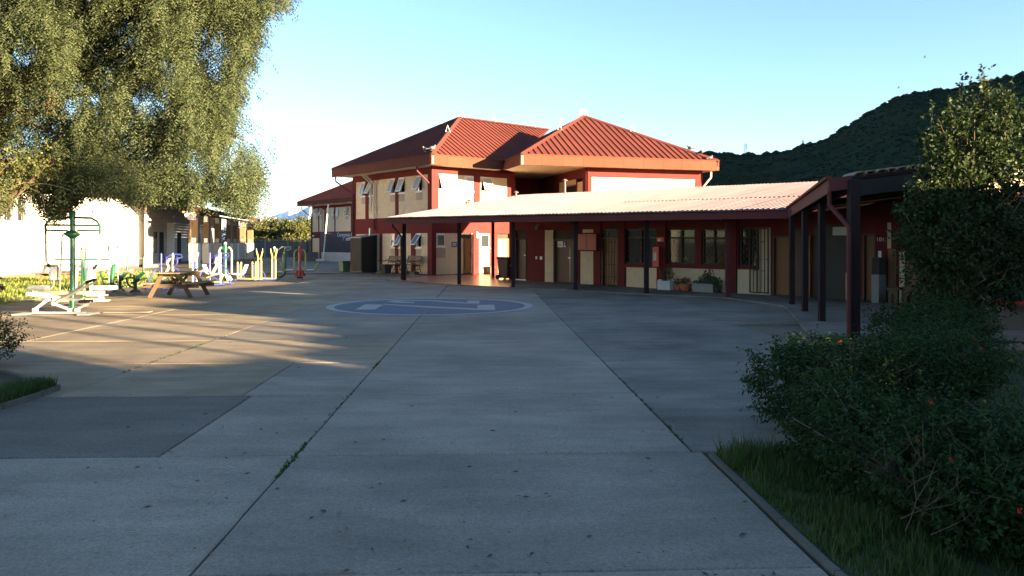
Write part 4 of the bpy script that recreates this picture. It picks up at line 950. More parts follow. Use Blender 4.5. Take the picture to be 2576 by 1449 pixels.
# porch: back wall of siding, pillars, roof edge
PIL = [(490,48.0,.50),(520,53.0,.40),(548,57.0,.44),(577,61.0,.40),(593,64.2,.40),(611,67.4,.42),(630,70.6,.44)]
pp = [at(x,610,Y) for x,Y,_ in PIL]; pa, pb_ = pp[1], pp[-1]
FP = Fr(pa, pb_-pa, (1,.3)); LP = (pb_-pa).length
mb = MB(); zz = .0
while zz < 4.3: mb.fbox(FP, -3.3, LP+1, -3.0, -2.85, zz+.006, zz+.19); zz += .2
kind(obj('siding_boards', mb, M['siding'], ws), 'stuff')
for i, (a,b) in enumerate(((-1.9,-1.2),(-.6,.3),(1.4,2.3),(4,4.9),(7,8),(10,11),(13.5,14.3))):
    mb = MB(); mb.fbox(FP, a, b, -2.84, -2.80, .05 if i%2 else .9, 2.3); obj('doorway' if i%2 else 'window', mb, M['inside'] if i%2 else M['glass'], ws)
mb = MB(); mb.fbox(FP, -2.6, LP+1.2, -3.1, .7, -.05, .16); obj('porch_floor', mb, M['concrete_r'], ws)
for i, ((x,Y,w),p) in enumerate(zip(PIL,pp)):
    z0 = 0 if i == 0 else .16; h = 1.55
    zt = 3.50
    m1 = MB(); m1.box(p.x-w/2-.03,p.x+w/2+.03,p.y-.2,p.y+.2,0,h); pl = obj('pillar_base', m1, M['white'] if i == 0 else M['siding'], ws, bevel=.01)  # bases after the first take a greyer white as painted shade
    m1 = MB(); m1.box(p.x-w/2,p.x+w/2,p.y-.16,p.y+.16,h,zt); pt = obj('pillar', m1, M['rough_timber'], ws)
    m1 = MB(); m1.box(p.x-w*.3,p.x+w*.3,p.y-.172,p.y-.162,h+.04,h+.34); obj('steel_plate', m1, M['steel'], pt); m1 = MB(); m1.box(p.x-w*.32,p.x+w*.32,p.y-.172,p.y-.162,zt-.5,zt-.05); obj('steel_plate', m1, M['steel'], pt)
nseg = 9; sA, sB = -6.2, LP+1.0
for i in range(nseg):
    a, b = sA+(sB-sA)*i/nseg, sA+(sB-sA)*(i+1)/nseg; mb = MB(); mb.fbox(FP, a+.004, b-.004, .62, .67, 3.52, 3.74); obj('fascia_panel', mb, M['red'], ws)
def P4(s,o,z): return tuple(FP.pt(s,o,z))
slope([P4(sA,.75,3.74),P4(sB,.75,3.74),P4(sB,-4.0,4.55),P4(sA,-4.0,4.55)], FP.d, ws, M['maroon'], pitch=.30, rw=.14, rh=.05)
mb = MB(); mb.fbox(FP, sA, sB, -.1, .1, 3.40, 3.52); obj('porch_beam', mb, M['rough_timber'], ws)
q = at(426,610,53.5); mb = MB(); mb.box(q.x-.36,q.x+.32,q.y-.1,q.y+.1,0,2.95); obj('white_column', mb, M['white'], ws)
ds = thing('satellite_dish', 'round white satellite dish with coiled cable on the sunlit timber pillar', 'satellite dish', pp[0]+Vector((0,-.2,3.3)))
c = pp[0]+Vector((-.08,-.42,1.72+1.72)); c.z = EYE-(541-HY)/FPX*48
mb = MB(); nrm = Vector((.35,-.9,.25)).normalized(); rx = nrm.cross(Vector((0,0,1))).normalized(); ry = rx.cross(nrm)
vs = []
for r, d in ((.0,-.07),(.17,-.055),(.28,-.02),(.335,.0)): vs += [c+nrm*d+(rx*math.cos(a)+ry*math.sin(a))*r for a in [2*math.pi*k/20 for k in range(20)]]
mb.add(vs, [(i*20+k,i*20+(k+1)%20,(i+1)*20+(k+1)%20,(i+1)*20+k) for i in range(3) for k in range(20)]); obj('reflector', mb, M['white'], ds, smooth=True)
mb = MB(); mb.tube([c-ry*.32, c+nrm*.30-ry*.05], .012, 5); f_ = c+nrm*.30-ry*.03; mb.ball(f_, .05, 8, 5); obj('feed_arm', mb, M['grey'], ds)
mb = MB(); pts = []
for k in range(60): a = k*.55; pts.append(pp[0]+Vector((-.12+.17*math.cos(a)*(1+.2*math.sin(k)),-.22,2.55+.16*math.sin(a)+.1*math.sin(k*.3))))
mb.tube(pts, .012, 4); mb.tube(smooth_pts([c+Vector((-.1,.1,-.3)), pp[0]+Vector((-.42,-.2,2.6)), pp[0]+Vector((-.40,-.2,2.0)), pp[0]+Vector((-.05,-.22,1.85)), pp[0]+Vector((.05,-.22,2.3))]), .012, 4); obj('cable', mb, M['white'], ds)
# ---------------------------------------------------------------- second two-storey block farther back, with stage board
fb = thing('rear_school_block', 'smaller two-storey red and cream block behind the main building', 'school building', (-15,68,0))
FB = Fr((-18.5,71.0), (.657,-.754), (-.754,-.657)); sB_ = FB.sx; BE = sB_(905)
def eb_(xa, xb, ya, yb): xm = (xa+xb)/2; return (sB_(xa), sB_(xb), max(FB.zy(xm,yb),.02), FB.zy(xm,ya))
ZB1, ZB0, ZBS = FB.zy(820,523), FB.zy(820,583), 4.92
cre = [eb_(785.5,800.5,0,0),eb_(803,811,0,0),eb_(819,841,0,0),eb_(843.5,882.5,0,0)]
mb = MB()
holes = [(a,b,ZB0,ZB1) for a,b,_,_ in cre]+[(sB_(785.5),sB_(803),.05,2.0)]
for (a,b,c,d) in cells(0, BE, 0, ZBS, holes): mb.fbox(FB, a, b, -.22, 0, c, d)
obj('red_frame', mb, M['red'], fb)
for (a,b,c,d) in holes: mb = MB(); mb.fbox(FB, a, b, -.2, -.02, c, d); obj('cream_panel', mb, M['cream'], fb)
for (xa,xb), g in zip(((795,800),(803.5,809),(836,840.5),(845.5,851),(869.5,876)), (.4,.42,.2,.1,.42)):
    awning(FB, sB_(xa), sB_(xb), FB.zy(xa,542), ZB1+.02, g, fb); mb = MB(); mb.fbox(FB, sB_(xa), sB_(xb), -.019, -.012, FB.zy(xa,552), FB.zy(xa,543.5)); obj('bare_patch', mb, M['cream2'], fb)
for x in (813,816.5):
    mb = MB(); mb.tube([FB.pt(sB_(x),.08,ZB0), FB.pt(sB_(x),.08,FB.zy(x,527))], .07, 8); obj('vent_pipe', mb, M['cream'], fb, smooth=True)
ze = 5.30
Ab = FB.pt(-1.0,1.0,ze); Bb = FB.pt(BE+4,1.0,ze); dB = -FB.n; Cb = Ab+dB*11; Pb = Ab+FB.d*5.2+dB*5.2+Vector((0,0,2.7)); Qb = FB.pt(BE+4,1.0,ze)+dB*5.2+Vector((0,0,2.7))
slope([Ab,Bb,Qb,Pb], FB.d, fb, M['roof']); slope([Ab,Cb,Pb], dB, fb, M['roof']); ridge(Ab,Pb,fb,M['roof'])
fascia_run(Ab, Bb, FB.n, 4.95, 5.30, fb); fascia_run(Ab, Cb, -FB.d, 4.95, 5.30, fb)
mb = MB(); mb.prism([tuple(p.xy) for p in (Ab,Bb,Bb+dB*1.3,Ab+dB*1.3)], 4.95, 4.99); obj('soffit', mb, M['soffit'], fb)
mb = MB(); mb.fbox(FB, 0, .2, -9, -.22, 0, ZBS); mb.fbox(FB, 0, BE, -9.2, -9, 0, ZBS); obj('rear_wall', mb, M['red'], fb)
mb = MB(); mb.tube([FB.pt(-.7,.7,4.9),FB.pt(-.7,.7,4.7),FB.pt(.02,.06,3.9),FB.pt(.02,.06,.1)], .05, 6); obj('downpipe', mb, M['maroon'], fb, smooth=True)
e = eb_(785.8,791.5,591,597); mb = MB(); mb.fbox(FB, e[0], e[1], .005, .03, e[2], e[3]); s1_ = thing('wall_sign', 'small blue and white sign on the red band of the rear block', 'sign', FB.pt(e[0],.01,e[2])); obj('plate', mb, M['sign_blue'], s1_); mb = MB(); mb.fbox(FB, e[0]+.1, e[0]+.18, .031, .035, e[2]+.03, e[3]-.1); mb.fbox(FB, e[0]+.05, e[1]-.03, .031, .035, e[3]-.09, e[3]-.04); obj('lettering', mb, M['white'], s1_)
# stage wall with navy board
FG = Fr(FB.pt(0,1.6,0), FB.d, FB.n); sG = FG.sx
stg = thing('stage_board', 'dark navy board with white handwriting above a low pale stage wall', 'stage board', FG.pt(sG(850),0,0))
z0, z1 = FG.zy(845,659), FG.zy(845,635)
mb = MB(); mb.fbox(FG, sG(808), sG(905), -.6, 0, -.02, z1); obj('low_wall', mb, M['siding'], stg)
zt = FG.zy(845,585); mb = MB(); mb.fbox(FG, sG(805), sG(905), -.12, -.05, z1+.005, zt); obj('board', mb, M['navy'], stg)
text_obj('lettering', 'Ceremonia de', .46, M['paper'], FG, sG(847), -.048, FG.zy(850,595), stg)
text_obj('lettering', '1° semestre', .46, M['paper'], FG, sG(860), -.048, FG.zy(865,605), stg)
mb = MB(); mb.fbox(FG, sG(810), sG(822), .1, .6, 0.005, FG.zy(816,651.5)); tag(obj('white_crate', mb, M['window_white'], bevel=.03), 'pale low crate on the ground in front of the stage wall', 'crate')
fp = thing('flagpole', 'thin white leaning flagpole in front of the navy stage board', 'flagpole', FG.pt(sG(819),.2,0))
mb = MB(); p0 = FG.pt(sG(819),.25,0); pt_ = at(825.5,516,p0.y); mb.tube([p0, pt_], .05, 8); obj('pole', mb, M['white'], fp, smooth=True); mb = MB(); mb.ball(pt_, .08); obj('finial', mb, M['white'], fp)
# stair with rails left of the board
stt = thing('outside_stair', 'short outdoor stair with black rails left of the navy board', 'stair', FG.pt(sG(790),.6,0))
sa, sb = sG(775), sG(804); n = 6; za, zb = .02, FG.zy(800,634)
for i in range(n):
    mb = MB(); a = sa+(sb-sa)*i/n; mb.fbox(FG, a, sa+(sb-sa)*(i+1)/n-.01, .1, 1.2, -.02, za+(zb-za)*(i+1)/n); obj('step', mb, M['concrete_r'], stt)
mb = MB()
for dz in (.35,.65,.95): mb.tube([FG.pt(sa,1.15,dz+.3), FG.pt(sb,1.15,zb+dz)], .035, 6)
mb.tube([FG.pt(sa,1.15,0), FG.pt(sa,1.15,1.25)], .04, 6); mb.tube([FG.pt(sb,1.15,zb), FG.pt(sb,1.15,zb+.95)], .04, 6); obj('hand_rail', mb, M['black'], stt)
mb = MB(); mb.bar(FG.pt(sa,1.24,.15), FG.pt(sb,1.24,zb-.05), .06, .3); obj('stringer', mb, M['black'], stt)
# boundary wall far behind
bw = thing('boundary_wall', 'dark concrete panel wall below the far row of trees', 'wall', (-28,84,0))
for i in range(22):
    x = -42+i*1.25; mb = MB(); mb.box(x+.02,x+1.23,84,84.08,-.02,1.72); obj('panel', mb, M['greywall'] if 'greywall' in M else M['concrete_r'], bw)
    if i%2 == 0: mb = MB(); mb.box(x-.09,x+.09,83.9,84.12,-.02,1.80); obj('wall_post', mb, M['concrete_r'], bw)
mb = MB(); mb.box(-42.1,-14.4,83.93,84.15,1.802,1.92); obj('coping', mb, M['concrete_r'], bw)

# ---------------------------------------------------------------- benches, bins by the left face of the building
def park_bench(name, label, loc, rz, group):
    t = thing(name, label, 'bench', loc, rz, group); W_ = 1.15
    for sx in (-W_/2, W_/2):
        mb = MB()
        mb.tube(smooth_pts([(sx,-.26,.03),(sx,-.20,.22),(sx,-.24,.40),(sx,.0,.41),(sx,.20,.40)],4), .018, 6)
        mb.tube(smooth_pts([(sx,.30,.03),(sx,.20,.24),(sx,.20,.40),(sx,.26,.62),(sx,.33,.86)],4), .018, 6)
        mb.tube(smooth_pts([(sx,-.36,.58),(sx,-.33,.64),(sx,-.22,.62),(sx,.0,.60),(sx,.25,.66)],4), .018, 6)
        mb.tube(smooth_pts([(sx,-.24,.40),(sx,-.20,.52),(sx,-.26,.60)],4), .014, 6)
        mb.tube(arc((sx,-.02,.26),.10,0,6.28,12,(0,1,0),(0,0,1)), .010, 5); mb.tube([(sx,-.21,.2),(sx,.24,.2)], .012, 5)
        obj('side_frame', mb, M['black'], t, False, True)
    for k in range(5): mb = MB(); y = -.22+k*.095; mb.box(-W_/2+.01,W_/2-.01,y,y+.08,.42,.445); obj('seat_slat', mb, M['darkwood'], t, False)
    for k in range(6): mb = MB(); z = .50+k*.062; y = .225+.11*(k/5); mb.box(-W_/2+.01,W_/2-.01,y,y+.022,z,z+.054); obj('back_slat', mb, M['darkwood'], t, False)
    return t
brz = math.atan2(dL.y, dL.x)+math.pi
pbn = park_bench('park_bench', 'dark iron park bench behind the first walkway post, farther from the corner', FL.pt(sL(1003),.50,.05), brz, 'park benches by the wall')
dup(pbn, FL.pt(sL(1052),.50,.08), brz, 'dark iron park bench nearest to the building corner', 'park benches by the wall')
for x, lab in ((1046,'low rough concrete block under the middle of the nearer bench'),(1066,'concrete block beside the building corner under the nearer bench'),(985,'concrete block under the left end of the farther bench')):
    mb = MB(); c = FL.pt(sL(x),.55,0); mb.box(-.22,.22,-.14,.14,0,.19); o = obj('concrete_block', mb, M['kerb'], None, bevel=.02); o.location = c; o.rotation_euler = (0,0,brz); tag(o, lab, 'concrete block', 'concrete blocks by the benches')
def bin_(name, label, loc, m, w, h, lid=None, rz=0):
    t = thing(name, label, 'bin', loc, rz); mb = MB(); k = .82
    mb.hexa([(-w/2*k,-w/2*k,0),(w/2*k,-w/2*k,0),(w/2*k,w/2*k,0),(-w/2*k,w/2*k,0),(-w/2,-w/2,h),(w/2,-w/2,h),(w/2,w/2,h),(-w/2,w/2,h)]); obj('body', mb, m, t, False, bevel=.015)
    mb = MB(); mb.box(-w/2-.03,w/2+.03,-w/2-.03,w/2+.03,h-.03,h+.03); obj('rim', mb, lid or m, t, False, bevel=.01); return t
bin_('rubbish_bin', 'square green rubbish bin left of the tall black cupboard', FL.pt(sL(906),.95,.02), M['bin_green'], .48, .55, M['black'], brz)
bin_('rubbish_bin', 'small dark bin under the farther park bench', FL.pt(sL(1008),.85,.03), M['greybox'], .42, .42, None, brz)
g = FF.pt(sF(1225),.28,.034); bin_('waste_basket', 'small brown waste basket in front of the sunlit cream panel', g, M['darkwood'], .30, .34, None, FF.rz)
g = FF.pt(sF(1272),.9,.034); g = at(1273,704,0) if False else G(1272,704.5)+Vector((0,0,.034))
wb = thing('wheelie_bin', 'dark brown wheelie bin with red lid beside the lit door', 'wheelie bin', g, .9)
mb = MB(); mb.hexa([(-.20,-.24,.06),(.20,-.24,.06),(.20,.22,.06),(-.20,.22,.06),(-.25,-.30,.86),(.25,-.30,.86),(.25,.27,.86),(-.25,.27,.86)]); obj('body', mb, M['darkwood'], wb, False, bevel=.02)
mb = MB(); mb.hexa([(-.27,-.33,.862),(.27,-.33,.862),(.27,.32,.862),(-.27,.32,.862),(-.24,-.28,.93),(.24,-.28,.93),(.24,.28,.96),(-.24,.28,.96)]); obj('lid', mb, M['maroon'], wb, False, bevel=.015)
for sx in (-.24,.24):
    mb = MB(); mb.tube([(sx-.03,.24,.10),(sx+.03,.24,.10)], .10, 14); obj('wheel', mb, M['grip'], wb, False, smooth=True)
mb = MB(); mb.tube([(-.2,.34,.90),(.2,.34,.90)], .02, 6); obj('handle', mb, M['grip'], wb, False); mb = MB(); mb.box(-.06,.06,-.282,-.27,.56,.68); obj('sticker', mb, M['paper'], wb, False)

# ---------------------------------------------------------------- picnic tables
def picnic(label, loc, rz):
    t = thing('picnic_table', label, 'picnic table', loc, rz, 'timber picnic tables'); Ls = 1.75
    for k in range(5): mb = MB(); x = -.37+k*.15; mb.box(x,x+.14,-Ls/2,Ls/2,.70,.74); obj('top_plank', mb, M['timber_top'], t, False, bevel=.006)
    for s in (-1,1):
        for k in range(2): mb = MB(); x = s*.66+(-.14 if s > 0 else 0)+ (k-.5+ (0 if s<0 else 0))*.0 + (k*.145 if s < 0 else k*.145-.145+.145)-.07; mb.box(x,x+.138,-Ls/2,Ls/2,.40,.44); obj('seat_plank', mb, M['timber_top'], t, False, bevel=.006)
    for y in (-.62,.62):
        for s in (-1,1):
            mb = MB(); mb.bar((s*.60,y,0),(s*.22,y,.70),.045,.11,(1,0,0)); mb2 = obj('leg', mb, M['timber'], t, False)
        mb = MB(); yy = y+(.047 if y < 0 else -.047); mb.box(-.80,.80,yy-.022,yy+.022,.29,.398); obj('seat_beam', mb, M['timber'], t, False)
        mb = MB(); mb.box(-.37,.37,yy-.022,yy+.022,.60,.698); obj('top_beam', mb, M['timber'], t, False)
    for y, s in ((-.6,1),(.6,-1)): mb = MB(); mb.bar((0,y+s*.05,.60),(0,y+s*.52,.36),.04,.08); obj('brace', mb, M['timber'], t, False)
    return t
pt0 = picnic('weathered timber picnic table standing on the paving in front of the blue machines', (-9.85,22.75,0), 0)
dup(pt0, (-14.4,20.3,0), .5, 'timber picnic table cut off by the left picture edge on the lawn')
dup(pt0, (-17.6,30.2,0), 1.45, 'timber picnic table on the sunlit lawn behind the tall green machine')

# ---------------------------------------------------------------- outdoor exercise machines
def mach(name, label, x, y, group='outdoor exercise machines', rz=0): return thing(name, label, 'exercise machine', G(x,y), rz, group)
def T(t, name, pts, r, m, n=8, sm=False, k=4):
    mb = MB(); mb.tube(smooth_pts(pts,k) if sm else pts, r, n); return obj(name, mb, M[m], t, False, True)
def pad(t, name, x0, x1, y0, y1, z0, z1, m='gym_white', bev=.03):
    mb = MB(); mb.box(x0,x1,y0,y1,z0,z1); return obj(name, mb, M[m], t, False, bevel=bev)
def capped(t, r, h, m, name='post', n=16):
    mb = MB(); mb.lathe([(r*1.02,0),(r,.02),(r,h-.05),(r*.85,h-.015),(r*.4,h)], (0,0,0), n); return obj(name, mb, M[m], t, False, True)
# 1 tall green two-seat pull-down
t = mach('pull_down_machine', 'tall green pole pull-down machine with two cream seats, nearest on the left', 182.5, 774)
capped(t, .060, 2.38, 'gym_green')
mb = MB(); mb.lathe([(.065,1.70),(.20,1.80),(.20,1.82),(.065,1.90)], (0,0,0), 16); obj('flange', mb, M['gym_green'], t, False, True)
T(t, 'top_frame', [(-.66,0,1.80),(-.67,0,2.03),(-.60,0,2.12),(-.46,0,2.20),(0,0,2.21),(.46,0,2.20),(.60,0,2.12),(.67,0,2.02),(.67,0,1.80)], .030, 'gym_dark')
T(t, 'cross_bar', [(-.67,0,2.03),(.67,0,2.02)], .026, 'gym_dark')
for s in (-1,1):
    T(t, 'arm', [(s*.66,0,1.90),(s*.12,0,1.89),(s*.10,0,1.85)], .024, 'gym_dark')
    T(t, 'rod', [(s*.10,-.02,1.87),(s*.24,-.02,1.78),(s*.25,-.02,1.64),(s*.30,-.02,.42)], .022, 'gym_cream')
    T(t, 'pull_handle', [(s*.66,0,1.85),(s*.65,0,1.14),(s*.60,0,1.06)], .026, 'gym_cream'); T(t, 'grip', [(s*.60,0,1.06),(s*.52,0,.95)], .036, 'grip')
    pad(t, 'seat', *(sorted((s*.57,s*1.03))), -.17, .17, .44, .54); pad(t, 'backrest', *(sorted((s*.40,s*.50))), -.16, .16, .67, 1.01)
    T(t, 'back_tube', [(s*.46,0,.70),(s*.47,0,.55),(s*.54,0,.46),(s*.66,0,.42)], .026, 'gym_cream', sm=True)
    mb = MB(); mb.box(*sorted((s*.66,s*.74)), -.04,.04,.18,.44); obj('seat_stem', mb, M['gym_cream'], t, False)
    mb = MB(); mb.box(*sorted((s*.10,s*.78)), -.03,.03,.33,.41); obj('beam', mb, M['gym_cream'], t, False)
    mb = MB(); mb.box(*sorted((s*.45,s*.85)), -.14,.14,.16,.19); obj('foot_plate', mb, M['gym_cream'], t, False)
    mb = MB(); mb.box(*sorted((s*.05,s*.48)), -.02,.02,.15,.20); obj('foot_bar', mb, M['gym_cream'], t, False)
# 2 white rowing machine in front
t = mach('rowing_machine', 'white rowing machine on flat base plates in front of the tall green pole', 157, 792)
mb = MB(); mb.box(-.66,.52,-.045,.045,.02,.07); obj('base_bar', mb, M['steel'], t, False, bevel=.008)
for x0, x1 in ((-.96,-.66),(.46,.72)): mb = MB(); mb.box(x0,x1,-.26,.20,.01,.035); obj('base_plate', mb, M['steel'], t, False)
for x in (-.60,.17,.33):
    mb = MB(); mb.box(x-.045,x+.045,-.05,.05,.07,.15); mb.tube([(x,-.07,.115),(x,.07,.115)], .035, 10); obj('bracket', mb, M['gym_white'], t, False, bevel=.01)
def link(a, b, w=.05): mb = MB(); mb.bar((a[0],-.02,a[1]),(b[0],-.02,b[1]),w,w*1.1,(0,1,0)); mb.tube([(b[0],-.06,b[1]),(b[0],.05,b[1])], .04, 10); return obj('link_bar', mb, M['gym_white'], t, False, bevel=.006)
link((-.60,.12),(-.30,.34)); link((.17,.12),(-.18,.25)); link((.33,.12),(.52,.22)); link((-.18,.25),(-.15,.36))
mb = MB(); mb.bar((-.34,.04,.42),(.60,.04,.27),.05,.06); obj('slide_beam', mb, M['gym_white'], t, False, bevel=.006)
mb = MB(); mb.hexa([(-.73,-.17,.43),(-.26,-.15,.37),(-.26,.15,.37),(-.73,.17,.43),(-.72,-.16,.52),(-.26,-.14,.46),(-.26,.14,.46),(-.72,.16,.52)]); obj('seat', mb, M['gym_white'], t, False, bevel=.03)
T(t, 'handle_bar', [(-.06,-.10,.30),(.10,-.10,.37),(.62,-.10,.66),(.78,-.10,.72),(.79,-.10,.77)], .027, 'gym_cream'); T(t, 'grip', [(.74,-.10,.765),(.80,-.10,.775)], .034, 'grip')
T(t, 'handle_bar', [(-.10,.12,.32),(.30,.12,.60),(.46,.12,.71)], .027, 'gym_cream'); T(t, 'grip', [(.46,.12,.71),(.63,.12,.77)], .032, 'grip')
mb = MB(); mb.box(.42,.60,-.13,.15,.27,.33); obj('foot_rest', mb, M['grip'], t, False)
# 3 stretching station behind the pole
t = mach('stretching_station', 'green post stretching station with a wide horizontal bar behind the tall pull-down machine', 209.4, 753)
capped(t, .062, 1.10, 'gym_green')
T(t, 'cross_bar', [(-.80,0,1.12),(.74,0,1.12)], .022, 'gym_dark'); mb = MB(); mb.box(-.30,.42,-.05,.05,1.09,1.145); obj('sleeve', mb, M['gym_green'], t, False, bevel=.01)
T(t, 'loop', [(-.07,0,1.14),(-.07,0,1.38),(-.045,0,1.46),(0,0,1.49),(.045,0,1.46),(.07,0,1.38),(.07,0,1.14)], .020, 'gym_dark')
mb = MB(); [mb.box(-.06,.06,-.012,.012,1.16+.045*k,1.185+.045*k) for k in range(4)]; obj('grille', mb, M['gym_green'], t, False)
for s, x in ((-1,-.16),(1,.16)): mb = MB(); mb.bar((x,0,1.0),(x+s*.06,0,.20),.06,.03); obj('side_arm', mb, M['gym_cream'], t, False)
mb = MB(); mb.box(.16,.62,-.16,.16,.10,.13); obj('foot_step', mb, M['gym_cream'], t, False); mb = MB(); mb.box(.14,.52,-.16,.16,.0,.03); obj('foot_step', mb, M['gym_cream'], t, False)
mb = MB(); mb.lathe([(.14,0),(.14,.03),(.07,.05)], (0,0,0), 14); obj('foot_ring', mb, M['dirt'], t, False, True)
# 4 standing lever walker (green column, thin levers)
t = mach('lever_machine', 'green slanted column machine with two thin tall white levers', 288, 737)
mb = MB(); mb.tube([(-.06,0,0),(-.08,0,.42),(-.03,0,.86),(.02,0,.89)], .062, 12); obj('column', mb, M['gym_green'], t, False, True)
for s, x in ((-1,-.11),(1,.05)):
    T(t, 'lever', [(x,s*.12,.10),(x+.0,s*.12,.86),(x-.03 if s<0 else x+.0,s*.12,1.14),(x-.02,s*.12,1.48)], .020, 'gym_white'); T(t, 'grip', [(x-.02,s*.12,1.32),(x-.02,s*.12,1.50)], .024, 'grip')
    mb = MB(); mb.box(x-.03,x+.10,s*.12-.06,s*.12+.06,.05,.09); obj('pedal', mb, M['gym_cream'], t, False)
mb = MB(); mb.hexa([(-.62,-.15,.64),(-.22,-.15,.72),(-.22,.15,.72),(-.62,.15,.64),(-.62,-.14,.70),(-.22,-.14,.78),(-.22,.14,.78),(-.62,.14,.70)]); obj('seat', mb, M['steel'], t, False, bevel=.02)
T(t, 'frame_tube', [(-.45,0,.66),(-.36,0,.34),(-.28,0,.22),(-.08,0,.36)], .030, 'gym_dark'); T(t, 'cross_tube', [(-.38,0,.44),(-.08,0,.44)], .026, 'gym_dark'); T(t, 'seat_tube', [(-.32,0,.70),(-.20,0,.62),(-.08,0,.48)], .028, 'gym_cream')
# 5 two riding machines
def rider(label, x, y):
    t = mach('riding_machine', label, x, y)
    mb = MB(); mb.lathe([(.18,-.01),(.16,.03),(.08,.09)], (0,0,0), 16); obj('mound', mb, M['kerb'], t, False, True)
    mb = MB(); mb.tube([(0,0,.04),(0,0,.55)], .058, 12); obj('column', mb, M['gym_dark'], t, False, True)
    mb = MB(); mb.bar((.03,0,.42),(.30,0,.65),.06,.09); obj('diagonal', mb, M['gym_green'], t, False)
    mb = MB(); mb.tube([(.27,0,.66),(.27,0,1.12)], .034, 10); mb.ball((.27,0,1.12), .036); obj('handle_post', mb, M['gym_green'], t, False, True)
    T(t, 'handle', [(.15,-.02,1.09),(.39,.02,1.09)], .014, 'steel')
    mb = MB(); mb.hexa([(-.46,-.15,.60),(-.12,-.15,.68),(-.12,.15,.68),(-.46,.15,.60),(-.46,-.13,.65),(-.12,-.13,.73),(-.12,.13,.73),(-.46,.13,.65)]); obj('seat', mb, M['gym_white'], t, False, bevel=.02)
    T(t, 'seat_arm', [(-.36,0,.62),(-.18,0,.66),(-.02,0,.54),(.10,0,.58)], .030, 'gym_cream')
    T(t, 'cross_tube', [(-.28,0,.46),(-.02,0,.46)], .028, 'gym_green'); T(t, 'curved_leg', [(-.28,0,.46),(-.25,0,.30),(-.18,0,.20),(-.04,0,.16)], .028, 'gym_dark', sm=True)
    T(t, 'foot_bar', [(-.10,-.05,.30),(.05,-.05,.34),(.18,-.05,.42)], .034, 'gym_dark')
    mb = MB(); mb.bar((.28,0,.66),(.41,0,.66),.05,.05); mb.bar((.40,0,.68),(.38,0,.47),.05,.05); mb.bar((.39,0,.47),(.20,0,.41),.05,.05); obj('pedal_arm', mb, M['gym_cream'], t, False)
    T(t, 'pedal', [(.18,-.08,.28),(.24,.08,.28)], .025, 'gym_cream'); return t
r1 = rider('riding machine with cream pedal arm on a concrete mound, right of the pair', 340, 735)
dup(r1, G(301,732.5), -.12, 'riding machine with T handle just behind the thin white levers')
# 6 blue ellipticals
def elliptic(label, x, y, rz=0):
    t = mach('elliptical_trainer', label, x, y, rz=rz)
    T(t, 'base_rail', [(-.60,-.1,.03),(.72,.0,.05)], .034, 'gym_blue'); T(t, 'base_rail', [(.15,-.42,.03),(.72,.30,.03)], .034, 'gym_blue')
    for x0, m in ((-.06,'gym_blue'),(.34,'gym_white')): mb = MB(); mb.lathe([(.035,.03),(.035,1.20),(.02,1.235)], (x0,0,0), 12); obj('upright', mb, M[m], t, False, True)
    T(t, 'handlebar', [(.0,.0,1.00),(.20,-.06,1.12),(.34,0,1.20),(.62,0,1.18),(.60,.14,1.10),(.40,.10,1.02)], .032, 'gym_blue')
    for x0 in (.14,.52): T(t, 'curved_grip', [(x0,-.06,1.10),(x0+.03,-.12,.98),(x0,-.12,.86),(x0-.10,-.06,.80)], .024, 'gym_blue', sm=True)
    T(t, 'hoop_leg', [(-.45,-.2,.04),(-.34,-.1,.50),(-.22,0,.68),(-.06,0,.70)], .028, 'gym_blue', sm=True); T(t, 'hoop_leg', [(.72,.0,.05),(.60,0,.50),(.46,0,.70),(.34,0,.72)], .028, 'gym_blue', sm=True)
    for s, dx in ((-1,0),(1,.12)):
        T(t, 'swing_arm', [(.30-dx,s*.10,1.06),(.20-dx,s*.10,.90),(.26-dx,s*.10,.74),(.05-dx,s*.10,.36)], .028, 'gym_cream')
        mb = MB(); mb.bar((-.14-dx,s*.10,.28),(.12-dx,s*.10,.38),.12,.03); obj('pedal', mb, M['gym_yellow'], t, False)
        T(t, 'pedal_link', [(.05-dx,s*.10,.34),(.30,s*.10,.18),(.34,0,.16)], .022, 'gym_blue')
    mb = MB(); mb.box(-.05,.30,-.05,.05,.10,.14); obj('guard', mb, M['gym_yellow'], t, False); return t
e1 = elliptic('blue elliptical trainer on the lawn side, left behind the picnic table', 410, 727)
dup(e1, G(532,717), .05, 'blue elliptical trainer with cream arms right behind the picnic table')
def ped(label, x, y):    # cream-blue lever pair in front of the pillar
    t = mach('lever_stepper', label, x, y)
    T(t, 'upright', [(0,0,0),(0,0,.85)], .030, 'gym_blue')
    for s in (-1,1): T(t, 'lever', [(s*.075,0,.05),(s*.075,0,.80),(s*.07,0,.98),(s*.13,0,1.22)], .030, 'gym_cream'); mb = MB(); mb.ball((s*.075,0,.82), .045); obj('joint', mb, M['gym_cream'], t, False, True)
    T(t, 'cross_pin', [(-.16,0,.83),(.13,0,.83)], .022, 'gym_blue'); T(t, 'base_rail', [(-.25,0,.03),(.25,0,.03)], .032, 'gym_blue')
    for s in (-1,1): mb = MB(); mb.box(s*.075-.05,s*.075+.05,-.22,.06,.04,.07); obj('pedal', mb, M['gym_yellow'], t, False)
    return t
ped('cream and blue lever stepper standing before the sunlit pillar', 490, 716)
